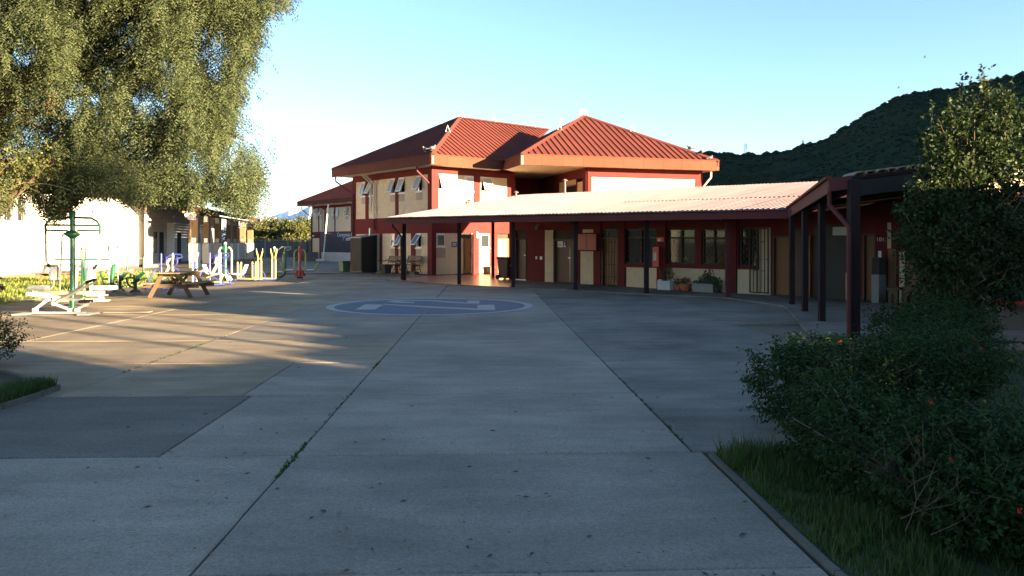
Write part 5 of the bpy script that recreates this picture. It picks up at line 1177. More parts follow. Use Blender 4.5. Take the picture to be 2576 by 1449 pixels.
# 7 green two-arm press and 8 red one
def press(label, x, y, mp, ma, ms, h, legs, cap=None, seat_l=True):
    t = mach('press_machine', label, x, y)
    capped(t, .056, h, mp)
    if cap: mb = MB(); mb.ball((0,0,h-.02), .062, 12, 6); obj('cap', mb, M[cap], t, False, True)
    mb = MB(); zf = h-.24; mb.add([(0,-.03,zf-.10),(-.17,-.03,zf+.06),(-.14,-.03,zf+.08),(.14,-.03,zf+.08),(.17,-.03,zf+.06),(0,.03,zf-.10),(-.17,.03,zf+.06),(-.14,.03,zf+.08),(.14,.03,zf+.08),(.17,.03,zf+.06)], [(0,4,3,2,1),(5,6,7,8,9),(0,1,6,5),(1,2,7,6),(2,3,8,7),(3,4,9,8),(4,0,5,9)]); obj('flange', mb, M[mp], t, False)
    for s in (-1,1):
        T(t, 'press_arm', [(s*.13,0,zf+.07),(s*.19,0,zf+.04),(s*.245,0,zf-.06),(s*.255,0,zf-.20),(s*.25,0,.40)], .034, ma)
        T(t, 'seat_tube', [(s*.12,0,.36),(s*.40,0,.33),(s*.66,0,.33),(s*.76,0,.40),(s*.84,0,.62)], .026, ma)
        pad(t, 'seat', *sorted((s*.30,s*.64)), -.17,.17,.345,.39)
        mb = MB(); mb.hexa([(s*.70,-.16,.44),(s*.75,-.16,.42),(s*.75,.16,.42),(s*.70,.16,.44),(s*.82,-.16,.74),(s*.87,-.16,.72),(s*.87,.16,.72),(s*.82,.16,.74)] if s > 0 else [(s*.75,-.16,.42),(s*.70,-.16,.44),(s*.70,.16,.44),(s*.75,.16,.42),(s*.87,-.16,.72),(s*.82,-.16,.74),(s*.82,.16,.74),(s*.87,.16,.72)]); obj('backrest', mb, M[ms], t, False, bevel=.02)
        for y_ in (-.12,.12): mb = MB(); mb.bar((s*.05,y_,.36),(s*.17+(.03 if y_>0 else 0),y_,.10),.05,.10,(1,0,0)); obj('foot_arm', mb, M[legs], t, False, bevel=.01)
    mb = MB(); mb.lathe([(.15,0),(.14,.05),(.07,.08)], (0,0,0), 14); obj('foot_ring', mb, M['grip' if mp == 'gym_red' else 'dirt'], t, False, True); return t
press('green pole press machine with cream arms and white seats in the middle of the row', 566.8, 712, 'gym_green', 'gym_cream', 'gym_white', 1.58, 'gym_cream', 'gym_white')
press('red pole press machine with yellow arms and yellow backrests, rightmost of the row', 754.4, 700, 'gym_red', 'gym_olive', 'gym_olive', 1.45, 'gym_red')
# 9 yellow and blue walker
t = mach('cross_walker', 'yellow and blue double walking machine with splayed handle levers', 648, 706)
lanes = [((-.80,.10,.72),(.12,-.12,1.24)),((-.33,.55,.72),(.57,.35,1.24))]
for (xa,ya,ha),(xb,yb,hb) in lanes:
    for (x0,y0,h0) in ((xa,ya,ha),(xb,yb,hb)):
        T(t, 'blue_post', [(x0,y0,.02),(x0,y0,.80 if h0 > 1 else .70)], .032, 'gym_blue'); T(t, 'pivot', [(x0-.10,y0,.78 if h0 > 1 else .68),(x0+.10,y0,.78 if h0 > 1 else .68)], .030, 'gym_blue')
        for s in (-1,1):
            pts = [(x0+s*.075,y0,.06),(x0+s*.075,y0,.78)] + ([(x0+s*.06,y0,.98),(x0+s*.125,y0,1.24)] if h0 > 1 else [])
            T(t, 'lever', pts, .029, 'gym_yellow'); mb = MB(); mb.ball((x0+s*.075,y0,.78 if h0 > 1 else .70), .042); obj('joint', mb, M['gym_yellow'], t, False, True)
            if h0 > 1: T(t, 'grip', [(x0+s*.125,y0,1.24),(x0+s*.13,y0,1.35)], .014, 'steel')
    for s in (-1,1): mb = MB(); mb.bar((xa+s*.075,ya,.09),(xb+s*.075,yb,.07),.08,.05); obj('foot_beam', mb, M['gym_yellow'], t, False)
T(t, 'base_rail', [(-.12,-.14,.035),(.76,.40,.035)], .034, 'gym_blue'); T(t, 'base_rail', [(-.98,.06,.035),(-.2,.60,.035)], .034, 'gym_blue'); T(t, 'base_rail', [(-.90,.1,.035),(.20,-.10,.035)], .030, 'gym_blue')
for x0, y0 in ((-.62,.2),(-.15,.62),(.34,.0)): T(t, 'hoop', [(x0,y0,.05),(x0-.06,y0,.28),(x0-.14,y0,.38),(x0-.24,y0,.40)], .020, 'gym_blue', sm=True)
# 10 green swing walker
t = mach('swing_walker', 'green U-framed swing machine with cream hanging platform and looped handrail', 703, 699.5)
T(t, 'u_frame', [(-.23,0,1.36),(-.23,0,.34),(-.20,0,.18),(-.10,0,.08),(.02,0,.05),(.14,0,.08),(.23,0,.18),(.26,0,.34),(.27,0,1.32)], .045, 'gym_green', 10)
for x in (-.23,.27): mb = MB(); mb.ball((x,0,1.36), .055); mb.ball((x+(.05 if x<0 else -.05),0,1.13), .055); obj('joint', mb, M['gym_white' if True else 'gym_green'], t, False, True)
T(t, 'swing_arm', [(-.15,0,1.05),(-.15,0,.36),(-.12,0,.26),(-.05,0,.22)], .030, 'gym_cream'); T(t, 'swing_arm', [(.16,0,1.05),(.145,0,.30)], .030, 'gym_cream')
mb = MB(); mb.box(-.13,.24,-.15,.15,.27,.30); obj('platform', mb, M['gym_cream'], t, False)
T(t, 'handrail', [(-.17,0,1.24),(-.06,0,1.26),(.06,-.05,1.34),(.14,-.08,1.40),(.52,-.08,1.40),(.50,.1,1.34),(.36,.14,1.25),(.27,.05,1.26)], .026, 'gym_cream')
mb = MB(); mb.tube([(.02,0,0),(.02,0,.06)], .06, 10); obj('foot', mb, M['gym_green'], t, False, True)

# loose things on the ground by the machines
g = G(322,786); mb = MB(); mb.box(-.50,.50,-.13,.13,0,.022); o = obj('ground_board', mb, M['timber_top'], None, bevel=.004); o.location = g+Vector((0,0,.002)); o.rotation_euler = (0,0,.06); tag(o, 'flat grey board lying on the paving right of the rowing machine', 'board')
mb = MB(); q = at(371,668,51); mb.box(-.28,.28,-.22,.22,0,.36); o = obj('dark_crate', mb, M['black'], None, bevel=.04); o.location = (q.x,51,.22); o.rotation_euler = (0,0,.1); tag(o, 'dark box on the pale step beside the end of the white workshop wall', 'box')
mb = MB(); mb.box(q.x-1.0,q.x+1.6,50.2,52.0,-.04,.218); tag(obj('porch_step', mb, M['siding'], None, bevel=.02), 'pale concrete step at the end of the white workshop wall', 'step')
# ---------------------------------------------------------------- foliage tools
def unit(a): return a/np.maximum(np.linalg.norm(a, axis=-1, keepdims=True), 1e-9)
def leaf_quads(P, D, L, Wd, droop=0):
    """diamond leaves at P along D, length L, width Wd"""
    n = len(P); R = unit(np.cross(D, RNG.normal(size=(n,3))))
    L = np.asarray(L)[:,None]; Wd = np.asarray(Wd)[:,None]
    tip = P+D*L; tip[:,2] -= droop*L[:,0]
    mid = P+D*L*.5
    return np.stack([P, mid+R*Wd*.5, tip, mid-R*Wd*.5], 1).reshape(-1,3)
def sprays(C, D, n_leaf, ln, leaf_l, leaf_w, spread=.9):
    """each spray: a short shoot from C along D carrying n_leaf leaves"""
    n = len(C); out = []
    for k in range(n_leaf):
        t = (k+.6)/n_leaf; P = C+D*(ln*t)[:,None]
        side = unit(np.cross(D, RNG.normal(size=(n,3)))); d = unit(D*(1-spread*.6)+side*spread)
        out.append(leaf_quads(P, d, leaf_l*RNG.uniform(.7,1.25,n), leaf_w*RNG.uniform(.7,1.25,n), .15))
    return np.concatenate(out)
def blob_points(parts, n, shell=.55):
    """points in a union of ellipsoids (cx,cy,cz,rx,ry,rz), thicker near the surface, with bumpy radius"""
    w = np.array([p[3]*p[4]*p[5] for p in parts])**.66; idx = RNG.choice(len(parts), n, p=w/w.sum()); A = np.array(parts)[idx]
    d = unit(RNG.normal(size=(n,3))); r = shell+(1-shell)*RNG.random(n)**.6
    bump = 1+.13*np.sin(d[:,0]*7+idx)*np.sin(d[:,1]*6+2*idx)+.10*np.sin(d[:,2]*11+d[:,0]*5)
    P = A[:,:3]+d*A[:,3:]*(r*bump)[:,None]; return P, d
def stems(mb, base, targets, r0, r1, n=5, wob=.12):
    for t in targets:
        b = Vector(base)+Vector((random.gauss(0,.06),random.gauss(0,.06),0)); t = Vector(t); pts = [b]
        for k in range(1,4): q = b.lerp(t,k/4); pts.append(q+Vector((random.gauss(0,wob*.5),random.gauss(0,wob*.5),wob*.4)))
        pts.append(t); mb.tube(smooth_pts(pts,2), r0, n, False, r1)
M['shrub_leaf'] = leaf_mat('shrub_leaves', [(.010,.024,.008),(.018,.042,.011),(.034,.062,.018),(.014,.030,.010)], .25, .6, .12)
M['tree_leaf'] = leaf_mat('glossy_tree_leaves', [(.012,.024,.010),(.024,.042,.014),(.046,.064,.022)], .2, .5, .12)
M['pepper_leaf'] = leaf_mat('pepper_leaves', [(.056,.082,.038),(.088,.116,.056),(.130,.160,.086),(.072,.094,.044),(.145,.145,.082)], .30, .55, .12)
M['pepper_berry'] = leaf_mat('pepper_berries', [(.28,.075,.025),(.35,.13,.04)], .2)
M['far_leaf'] = leaf_mat('far_tree_leaves', [(.045,.060,.018),(.075,.085,.024),(.10,.095,.03)], .25)
# ---------------------------------------------------------------- shrubs on the right
def shrub(name, label, base, parts, n, ln=.16, leaf=(.045,.018), twigs=40, flowers=0, group='garden shrubs', nl=8, shell=.6, lw=None):
    t = thing(name, label, 'shrub', base, 0, group)
    P, d = blob_points(parts, n, shell); k = P[:,2] > .03; P, d = P[k], d[k]
    D = unit(d+np.array([0,0,.55])+RNG.normal(size=d.shape)*.45)
    V = sprays(P-D*.08, D, nl, RNG.uniform(.6,1.3,len(P))*ln, leaf[0], leaf[1])
    fast_mesh('foliage', V, 4, M[lw or 'shrub_leaf'], t)
    mb = MB(); tg = [tuple(P[i]) for i in RNG.choice(len(P), twigs)]
    stems(mb, base, tg, .010, .003); obj('stems', mb, M['bark'], t)
    if flowers:
        V = []
        top = np.argsort(-(d[:,2]*.6-d[:,1]*.7+RNG.random(len(P))*.6))[:flowers*6]
        for i in RNG.choice(top, flowers, replace=False):
            c = P[i]+d[i]*.06
            for _ in range(12):
                u = unit(RNG.normal(size=3)); v = unit(np.cross(u,RNG.normal(size=3))); s = .011
                V += [c, c+u*s+v*s*.5, c+u*s*1.5, c+u*s-v*s*.5]
        kind(fast_mesh('flowers', np.array(V), 4, M['petal'], t), 'stuff')
    return t
shrub('garden_shrub', 'large twiggy green shrub with red flowers filling the lower right foreground', (2.45,4.5,0),
      [(2.40,4.65,.34,.50,.70,.34),(2.80,4.45,.32,.55,.70,.32),(2.25,5.35,.36,.36,.45,.32),(2.9,3.7,.25,.5,.5,.28),(2.45,4.0,.22,.32,.4,.24)], 4600, .15, (.040,.017), 150, 7)
# bare twigs on the near face of the big shrub
bt = MB()
for _ in range(30):
    b = Vector((random.uniform(2.0,2.7),random.uniform(3.85,4.5),random.uniform(.05,.3))); d = Vector((random.gauss(0,.5),-.25+random.gauss(0,.3),random.uniform(.3,1))).normalized(); L = random.uniform(.2,.5)
    p = [b, b+d*L*.4+Vector((random.gauss(0,.03),0,0)), b+d*L*.75+Vector((random.gauss(0,.05),random.gauss(0,.04),0)), b+d*L]
    bt.tube(smooth_pts(p,2), .0032, 4, False, .001)
    q = p[1]; e = (d+Vector((random.gauss(0,.7),random.gauss(0,.4),.2))).normalized(); bt.tube([q, q+e*L*.3, q+e*L*.5+Vector((0,0,.04))], .0028, 4, False, .001)
m_ = [o for o in COL.objects if o.name.startswith('garden_shrub')][0]
obj('bare_twigs', bt, M['bark'], m_)
shrub('garden_shrub', 'low clipped shrub with sunlit top leaves at the lawn corner beside the paving', (2.9,6.8,0),
      [(2.42,6.55,.42,.42,.40,.36),(2.85,6.75,.44,.55,.45,.34),(3.5,6.9,.42,.55,.45,.32),(4.0,7.2,.42,.5,.5,.34),(4.35,7.7,.38,.45,.5,.34)], 3800, .16, (.045,.017), 70, 5)
shrub('garden_shrub', 'rounded dark shrub at the foot of the leafy bush tree', (5.3,9.9,0),
      [(5.15,9.3,.36,.60,.6,.36),(5.6,9.9,.44,.65,.6,.40),(4.85,8.5,.34,.55,.6,.34),(5.9,10.6,.50,.6,.6,.42),(5.5,10.8,.40,.5,.5,.36)], 3200, .16, (.045,.018), 60, 4)
shrub('garden_shrub', 'sparse low green shrub on the lawn at the right picture edge', (3.6,4.6,0),
      [(3.4,4.8,.18,.5,.5,.22),(3.5,5.6,.14,.5,.4,.18),(3.1,3.2,.14,.4,.3,.18)], 900, .16, (.045,.017), 40, 6)
shrub('garden_shrub', 'dark shrub at the left picture edge in the kerbed planting bed', (-6.55,9.3,0),
      [(-6.85,9.3,.42,.62,.6,.36),(-7.1,8.7,.36,.6,.5,.34),(-6.75,9.85,.40,.45,.4,.32)], 1500, .14, (.040,.016), 50, 0)
# leafy bush tree
bt_t = thing('bush_tree', 'tall leafy evergreen bush tree with upright sunlit top shoots at the right', 'tree', (6.55,11.3,0))
def tp(x, y, Y=11.3): return at(x, y, Y)
PXM = 1932/11.3
def ell(x, y, rx, ry, Y=11.3, ryd=None): c = tp(x,y,Y); return (c.x,c.y,c.z,rx/PXM,(ryd or min(rx,ry))/PXM,ry/PXM)
low = [ell(2440,640,165,125),ell(2360,600,95,110,11.0),ell(2520,600,130,130,11.5),ell(2440,740,130,55),ell(2330,520,60,60,11.1)]
up = [ell(2440,470,110,80),ell(2380,430,70,60,11.2),ell(2520,440,90,90,11.4),ell(2470,370,75,70),ell(2420,310,45,60,11.2),ell(2500,290,50,60,11.3),ell(2345,360,32,32,11.2),ell(2555,340,45,60,11.4)]
P, d = blob_points(low, 3000, .45); P2, d2 = blob_points(up, 1500, .25)
tips = [(2475,178),(2470,215),(2488,240),(2412,208),(2420,240),(2440,285),(2340,285),(2318,345),(2300,420),(2285,480),(2268,545),(2280,610),(2540,255),(2560,300),(2530,225),(2360,300),(2390,270),(2330,400)]
sh = MB(); Pt = []; Dt = []
for x, y in tips:
    a = tp(x,y,11.2+random.uniform(-.3,.3)); c = tp(2440+ (x-2440)*.45, y+140, 11.3); pts = smooth_pts([c, c.lerp(a,.5)+Vector((random.gauss(0,.05),0,.03)), a],4)
    sh.tube(pts, .012, 5, False, .003)
    for q in pts[2:]:
        for _ in range(2): Pt.append(q+Vector((random.gauss(0,.05),random.gauss(0,.05),random.gauss(0,.03)))); Dt.append((random.gauss(0,.6),random.gauss(0,.6),.9))
P = np.concatenate([P,P2,np.array(Pt)]); d = np.concatenate([d,d2,unit(np.array(Dt))])
D = unit(d*.7+np.array([0,0,.8])+RNG.normal(size=d.shape)*.5)
fast_mesh('crown', sprays(P-D*.05, D, 7, RNG.uniform(.12,.24,len(P)), .068, .038, .8), 4, M['tree_leaf'], bt_t)
mb = MB(); mb.tube(smooth_pts([(6.55,11.3,0),(6.60,11.3,.5),(6.52,11.3,1.1),(6.6,11.3,1.9),(6.65,11.3,2.6)],3), .09, 10, False, .03); obj('trunk', mb, M['bark'], bt_t, smooth=True)
stems(sh, (6.55,11.3,.5), [tuple(P[i]) for i in RNG.choice(len(P), 70)], .022, .004, 5, .2); obj('branches', sh, M['bark'], bt_t)
# ---------------------------------------------------------------- big pepper tree on the left
pp_t = thing('pepper_tree', 'huge weeping pepper tree with hanging feathery foliage over the left side', 'tree', (-14.8,21.5,0))
outline = [(735,-10),(715,25),(690,20),(655,40),(645,110),(637,150),(612,210),(600,262),(578,300),(590,322),(628,352),(668,392),(664,440),(655,490),(640,542),(600,535),(560,508),(515,494),(470,520),(440,498),(400,508),(365,488),(330,510),(295,478),(260,492),(225,478),(190,500),(160,540),(130,555),(100,505),(60,525),(0,525),(-420,550),(-420,-330),(735,-330)]
ox = [p[0] for p in outline]; oy = [p[1] for p in outline]
def crown_depth(x, y, n):
    X = (x-CX)/FPX*21; q = np.clip(1-((X+14.6)/8.6)**2, .04, 1); return 21+np.sqrt(q)*RNG.uniform(-4.2,4.0,n)
nc = 380
cx = RNG.uniform(-420,735,nc*3); cy = RNG.uniform(-330,520,nc*3); k = inside(outline, cx, cy); cx, cy = cx[k][:nc], cy[k][:nc]; nc = len(cx)
holes = [(365,222,38),(60,105,42),(585,332,22),(505,50,20),(45,490,42),(120,455,30),(300,360,20),(250,215,26),(420,120,22),(330,300,18),(180,250,24),(540,170,18),(480,330,20),(90,300,24),(230,90,20),(610,300,16),(420,250,16),(150,370,22)]
cY = crown_depth(cx, cy, nc)
ns_ = 84; SX, SY, SD = [], [], []
for i in range(nc):
    g = RNG.normal(size=(ns_,3)); sc_ = FPX/cY[i]
    SX.append(cx[i]+g[:,0]*.42*sc_); SY.append(cy[i]+g[:,1]*.30*sc_-.25*sc_*np.exp(-g[:,0]**2)+.3*sc_*np.abs(g[:,0])*.4); SD.append(cY[i]+g[:,2]*.45)
# rim strands that draw the ragged edge
for (x0,y0),(x1,y1) in zip(outline[:30], outline[1:31]):
    L = math.hypot(x1-x0,y1-y0); n = max(3,int(L/3.2)); t = RNG.random(n)
    SX.append(x0+(x1-x0)*t-RNG.uniform(2,40,n)); SY.append(y0+(y1-y0)*t-RNG.uniform(20,120,n)); SD.append(RNG.uniform(17.5,24,n))
rim_n = sum(len(a) for a in SX)
SX = np.concatenate(SX); SY = np.concatenate(SY); SD = np.concatenate(SD)
k = inside(outline, SX, SY)
for hx, hy, hr in holes: k &= ~(((SX-hx)**2+(SY-hy)**2 < hr*hr) & (RNG.random(len(SX)) < .93))
SX, SY, SD = SX[k], SY[k], SD[k]; ns_ = len(SX)
LEN = RNG.uniform(.25,1.0,ns_)
endy = SY+LEN*FPX/SD
for _ in range(6):
    bad = ~inside(outline, SX, endy); LEN = np.where(bad, LEN*.72, LEN); endy = SY+LEN*FPX/SD
# loose wisps that hang beyond the right edge and under the fringe
wx, wy, wl = [], [], []
for (x0,y0),(x1,y1) in zip(outline[:30], outline[1:31]):
    L = math.hypot(x1-x0,y1-y0); n = max(1,int(L/11)); t = RNG.random(n); right = (y1-y0) > abs(x1-x0)*.6
    wx.append(x0+(x1-x0)*t+(RNG.uniform(-12,26,n) if right else RNG.uniform(-8,8,n))); wy.append(y0+(y1-y0)*t-(RNG.uniform(10,60,n) if right else RNG.uniform(20,60,n))); wl.append(RNG.uniform(.35,.95,n))
wx = np.concatenate(wx); SX = np.concatenate([SX,wx]); SY = np.concatenate([SY]+wy); wd = RNG.uniform(18,23,len(wx)); SD = np.concatenate([SD,wd]); LEN = np.concatenate([LEN]+wl); ns_ = len(SX)
S0 = np.stack([(SX-CX)/FPX*SD, SD, EYE-(SY-HY)/FPX*SD], 1)
SW = RNG.normal(size=(ns_,2))*.16; VV = []
STEP = .11; mx = int(1.35/STEP)
for kf in range(mx):
    on = LEN > kf*STEP
    if not on.any(): continue
    t = kf*STEP/LEN[on]; P = S0[on].copy(); P[:,2] -= kf*STEP; P[:,:2] += SW[on]*(np.sin(t*1.6))[:,None]*np.minimum(LEN[on],1)[:,None]
    n = len(P); a = RNG.uniform(0,2*np.pi,n); fd = unit(np.stack([np.cos(a)*.9,np.sin(a)*.9,-RNG.uniform(.1,1.0,n)],1)); fl = RNG.uniform(.14,.30,n)
    side = unit(np.cross(fd, np.array([0,0,1.0])))
    for j in range(3):
        b = P+fd*(fl*(j+.5)/3)[:,None]; b[:,2] -= .02*j*fl/.15
        for s in (-1,1):
            ld = unit(side*s*.8+fd*.6+np.array([0,0,-.25])); VV.append(np.stack([b, b+ld*.050+fd*.042, b+ld*.118],1).reshape(-1,3))
V = np.concatenate(VV)
fast_mesh('crown', V, 3, M['pepper_leaf'], pp_t); open('/tmp/n.txt','w').write(str(len(V)//3))
nb = 70; q = RNG.choice(ns_, nb); VV = []
for i in q:
    c = S0[i]+np.array([0,-.1,-LEN[i]*.6])
    n = 34; P = c+RNG.normal(size=(n,3))*np.array([.06,.06,.16]); u = unit(RNG.normal(size=(n,3))); v = unit(np.cross(u,RNG.normal(size=(n,3)))); s = .014
    VV.append(np.stack([P-u*s, P+v*s, P+u*s, P-v*s],1).reshape(-1,3))
fast_mesh('berries', np.concatenate(VV), 4, M['pepper_berry'], pp_t)
mb = MB(); mb.tube(smooth_pts([(-15.9,21.5,-.05),(-15.8,21.5,1.2),(-15.9,21.4,2.4),(-15.4,21.5,3.6)],4), .42, 12, False, .30); obj('trunk', mb, M['bark'], pp_t, smooth=True)
for i in range(16):
    j = RNG.integers(nc); c = Vector(((cx[j]-CX)/FPX*cY[j], cY[j], EYE-(cy[j]-HY)/FPX*cY[j])); b = Vector((-15.45,21.5,random.uniform(2.6,3.6)))
    mid = b.lerp(c,.5)+Vector((0,0,1.2)); mb = MB(); mb.tube(smooth_pts([b, b.lerp(mid,.5)+Vector((0,0,.5)), mid, c],4), .15, 7, False, .02); obj('bough', mb, M['bark'], pp_t, smooth=True)
# bare pale twigs under the left part of the crown
mb = MB()
for pts in ([(0,465),(40,455),(85,470),(108,500),(112,535)],[(0,480),(40,486),(90,462),(150,470),(190,485)],[(20,500),(50,478),(80,465)],[(70,470),(105,490),(120,505)]): mb.tube(smooth_pts([at(x,y,17.5+random.uniform(-.2,.2)) for x,y in pts],3), .012, 5, False, .005)
obj('twigs', mb, M['twig'], pp_t)
# broad-leafed low branch in front of it
lt = thing('leafy_branch_tree', 'small broad-leafed tree in half shade under the left edge of the pepper tree', 'tree', (-12.9,17.6,0))
parts = [( at(x,y,17.2).x, 17.2, at(x,y,17.2).z, rx, .5, rz) for x,y,rx,rz in ((30,420,.55,.35),(95,440,.4,.25),(-30,470,.7,.5),(15,500,.45,.2),(120,400,.4,.25))]
P, d = blob_points(parts, 420, .3); D = unit(d+RNG.normal(size=d.shape)*.6)
fast_mesh('crown', sprays(P, D, 6, RNG.uniform(.12,.3,len(P)), .075, .045), 4, M['far_leaf'], lt)
mb = MB(); stems(mb, (-12.9,17.6,1.2), [tuple(P[i]) for i in RNG.choice(len(P),30)], .03, .006, 5, .3); mb.tube([(-12.9,17.6,0),(-12.85,17.6,1.4)], .09, 8, False, .06); obj('trunk', mb, M['bark'], lt)
# ---------------------------------------------------------------- trees beyond the boundary wall
def far_tree(label, x, ytop, Y, w, mname='far_leaf'):
    c = at(x, ytop, Y); h = c.z; t = thing('far_tree', label, 'tree', (c.x,Y,0), 0, 'trees beyond the boundary wall')
    parts = [(c.x+random.uniform(-.4,.4)*w, Y+random.uniform(-.3,.3)*w, h-.28*w*random.uniform(.8,2.6)-.15*w, w*random.uniform(.30,.48), w*.4, w*random.uniform(.22,.34)) for _ in range(9)]+[(c.x,Y,h-.32*w,w*.4,w*.4,w*.32),(c.x,Y-.3,h*.40,w*.5,w*.4,h*.38)]
    P, d = blob_points(parts, 1500, .6); k = P[:,2] > .2; P, d = P[k], d[k]
    fast_mesh('crown', sprays(P, unit(d+RNG.normal(size=d.shape)*.5), 5, RNG.uniform(.2,.5,len(P)), .24, .15), 4, M[mname], t)
    mb = MB(); stems(mb, (c.x,Y,0), [tuple(P[i]) for i in RNG.choice(len(P),14)], .10, .02, 5, .3); obj('trunk', mb, M['bark'], t)
far_tree('brownish bushy tree nearest to the porch end beyond the wall', 655, 556, 90, 2.6)
far_tree('bushy tree with olive crown second from the porch beyond the wall', 682, 549, 92, 2.8)
far_tree('bright green leafy tree in the middle of the far row', 716, 553, 90, 2.7)
far_tree('yellow-green leafy tree standing before the tallest far tree', 745, 556, 89, 2.4)
far_tree('tallest dark rounded tree at the right end of the far row', 766, 547, 95, 3.2)
far_tree('dark low tree filling the gap beside the rear block in the far row', 790, 558, 93, 2.4)
far_tree('tree glimpsed between the porch pillars at the left end of the far row', 612, 556, 94, 3.4)
# ---------------------------------------------------------------- hill, masts, mountains
prof = [(1250,606),(1500,520),(1620,440),(1700,396),(1740,386),(1800,385),(1850,390),(1900,390),(1950,386),(2000,376),(2050,362),(2080,352),(2120,330),(2160,306),(2200,280),(2250,256),(2290,240),(2340,232),(2400,225),(2480,205),(2576,184),(2800,150),(3200,110),(4200,20)]
prx = np.array([p[0] for p in prof],float); pry = np.array([p[1] for p in prof],float)
def noise2(x, y, sc, seed):
    r = np.random.default_rng(seed); out = np.zeros_like(x)
    for o in range(3):
        f = 2**o/sc
        for _ in range(3): a = r.uniform(0,6.28); out += np.sin((x*math.cos(a)+y*math.sin(a))*f*6.28+r.uniform(0,6.28))/(2**o)/3
    return out
def hill_z(az, d):
    x = CX+FPX*np.tan(np.minimum(az,1.02)); y = np.interp(x, prx, pry)
    tanel = (HY-y)/FPX*np.cos(np.minimum(az,1.02))
    tanel = np.where(az > .95, np.interp(az, [.95,1.2,1.55,1.75], [.30,.32,.31,.0]), tanel)  # unseen spur added past the frame to shade the visible slope
    Dr = 760; H = tanel*Dr+EYE
    u = np.clip((d-180)/(Dr-180),0,1); f = np.where(d <= Dr, u**1.25*(.75+.25*u), np.maximum(0,1-((d-Dr)/700)))
    X, Y = d*np.sin(az), d*np.cos(az)
    return H*f+np.where(d<=Dr,1,.3)*noise2(X,Y,160,3)*9*f*(1-.85*np.exp(-((d-Dr)/60)**2))*np.minimum(1,H/60)-3*(1-np.minimum(1,f*20))
na, nd = 260, 70
AZ = np.linspace(math.atan((1250-CX)/FPX), 1.75, na); DD = np.concatenate([np.linspace(180,760,52), np.linspace(790,1500,18)])
A2, D2 = np.meshgrid(AZ, DD, indexing='ij'); Z2 = hill_z(A2, D2)
Vh = np.stack([D2*np.sin(A2), D2*np.cos(A2), Z2],-1).reshape(-1,3); nd = len(DD)
me = bpy.data.meshes.new('hill'); ii = (np.arange(na-1)[:,None]*nd+np.arange(nd-1)[None,:]).ravel()
me.from_pydata(Vh.tolist(), [], np.stack([ii,ii+nd,ii+nd+1,ii+1],1).tolist()); me.polygons.foreach_set("use_smooth",[True]*len(me.polygons)); me.materials.append(M['hill']); me.update()
hl = bpy.data.objects.new('hill', me); COL.objects.link(hl); kind(hl,'structure')
n = 11000; az = RNG.uniform(math.atan((1600-CX)/FPX), .66, n); dd = 240+520*RNG.random(n)**.7
nr = 1500; az[:nr] = RNG.uniform(math.atan((1690-CX)/FPX), .66, nr); dd[:nr] = 757+RNG.normal(size=nr)*3
z = hill_z(az, dd); C = np.stack([dd*np.sin(az), dd*np.cos(az), z],1)
rs = RNG.uniform(.35,.7,n)+1.3*RNG.random(n)**5; rs[:nr] = np.where(RNG.random(nr) < .06, RNG.uniform(2.2,4.0,nr), RNG.uniform(.6,1.7,nr)); C[:,2] += rs*.35
octv = np.array([[1,0,0],[0,1,0],[-1,0,0],[0,-1,0],[.0,0,1]]); of = [(0,1,4),(1,2,4),(2,3,4),(3,0,4)]
jit = 1+RNG.uniform(-.35,.35,(n,5,1)); OV = C[:,None,:]+octv[None]*jit*rs[:,None,None]*np.array([1.2,1.2,.62])
# each shrub gets a lower ring too so that it reads as a rounded clump
tri = np.stack([OV[:,list(f)] for f in of],1).reshape(-1,3)
low_ = OV.copy(); low_[:,4,2] -= rs*1.6; tri2 = np.stack([low_[:,[f[1],f[0],f[2]]] for f in of],1).reshape(-1,3)
M['scrub'] = leaf_mat('hill_scrub', [(.009,.019,.013),(.012,.024,.016),(.015,.029,.018)], .0, 1.0, 0.0)
kind(fast_mesh('hillside_scrub', np.concatenate([tri,tri2]), 3, M['scrub']), 'stuff')
def mast(label, x, ytop, ybot, w, dish):
    d = 762/math.cos(math.atan((x-CX)/FPX))*math.cos(math.atan((x-CX)/FPX))**2; Y = 760*math.cos(math.atan((x-CX)/FPX)); b = at(x,ybot,Y); tt = at(x,ytop,Y); t = thing('radio_mast', label, 'radio mast', b)
    H = tt.z-b.z; mb = MB(); 
    for sx, sy in ((-1,-1),(1,-1),(1,1),(-1,1)): mb.bar(b+Vector((sx*w,sy*w,-1.5)), b+Vector((sx*w*.8,sy*w*.8,H)), .22, .22)
    obj('legs', mb, M['steel'], t); mb = MB(); n = 8
    for i in range(n):
        z0, z1 = H*i/n, H*(i+1)/n
        mb.bar(b+Vector((-w,-w,z0)), b+Vector((w,-w,z1)), .14, .14); mb.bar(b+Vector((-w,w,z1)), b+Vector((w,w,z0)), .14, .14); mb.bar(b+Vector((-w,-w,z1)), b+Vector((w,-w,z1)), .16, .16)
    obj('bracing', mb, M['steel'], t)
    mb = MB()
    for k in range(dish): mb.box(b.x+w*1.0,b.x+w*1.6,b.y-.4,b.y+.4,b.z+H*(.6+.12*k),b.z+H*(.68+.12*k))
    obj('antenna', mb, M['white'], t)
mast('taller lattice radio mast on the dark hill saddle', 1875, 361, 390, 1.1, 3); mast('smaller thin radio mast farther right on the hill ridge', 2019.5, 352, 371, .55, 2)
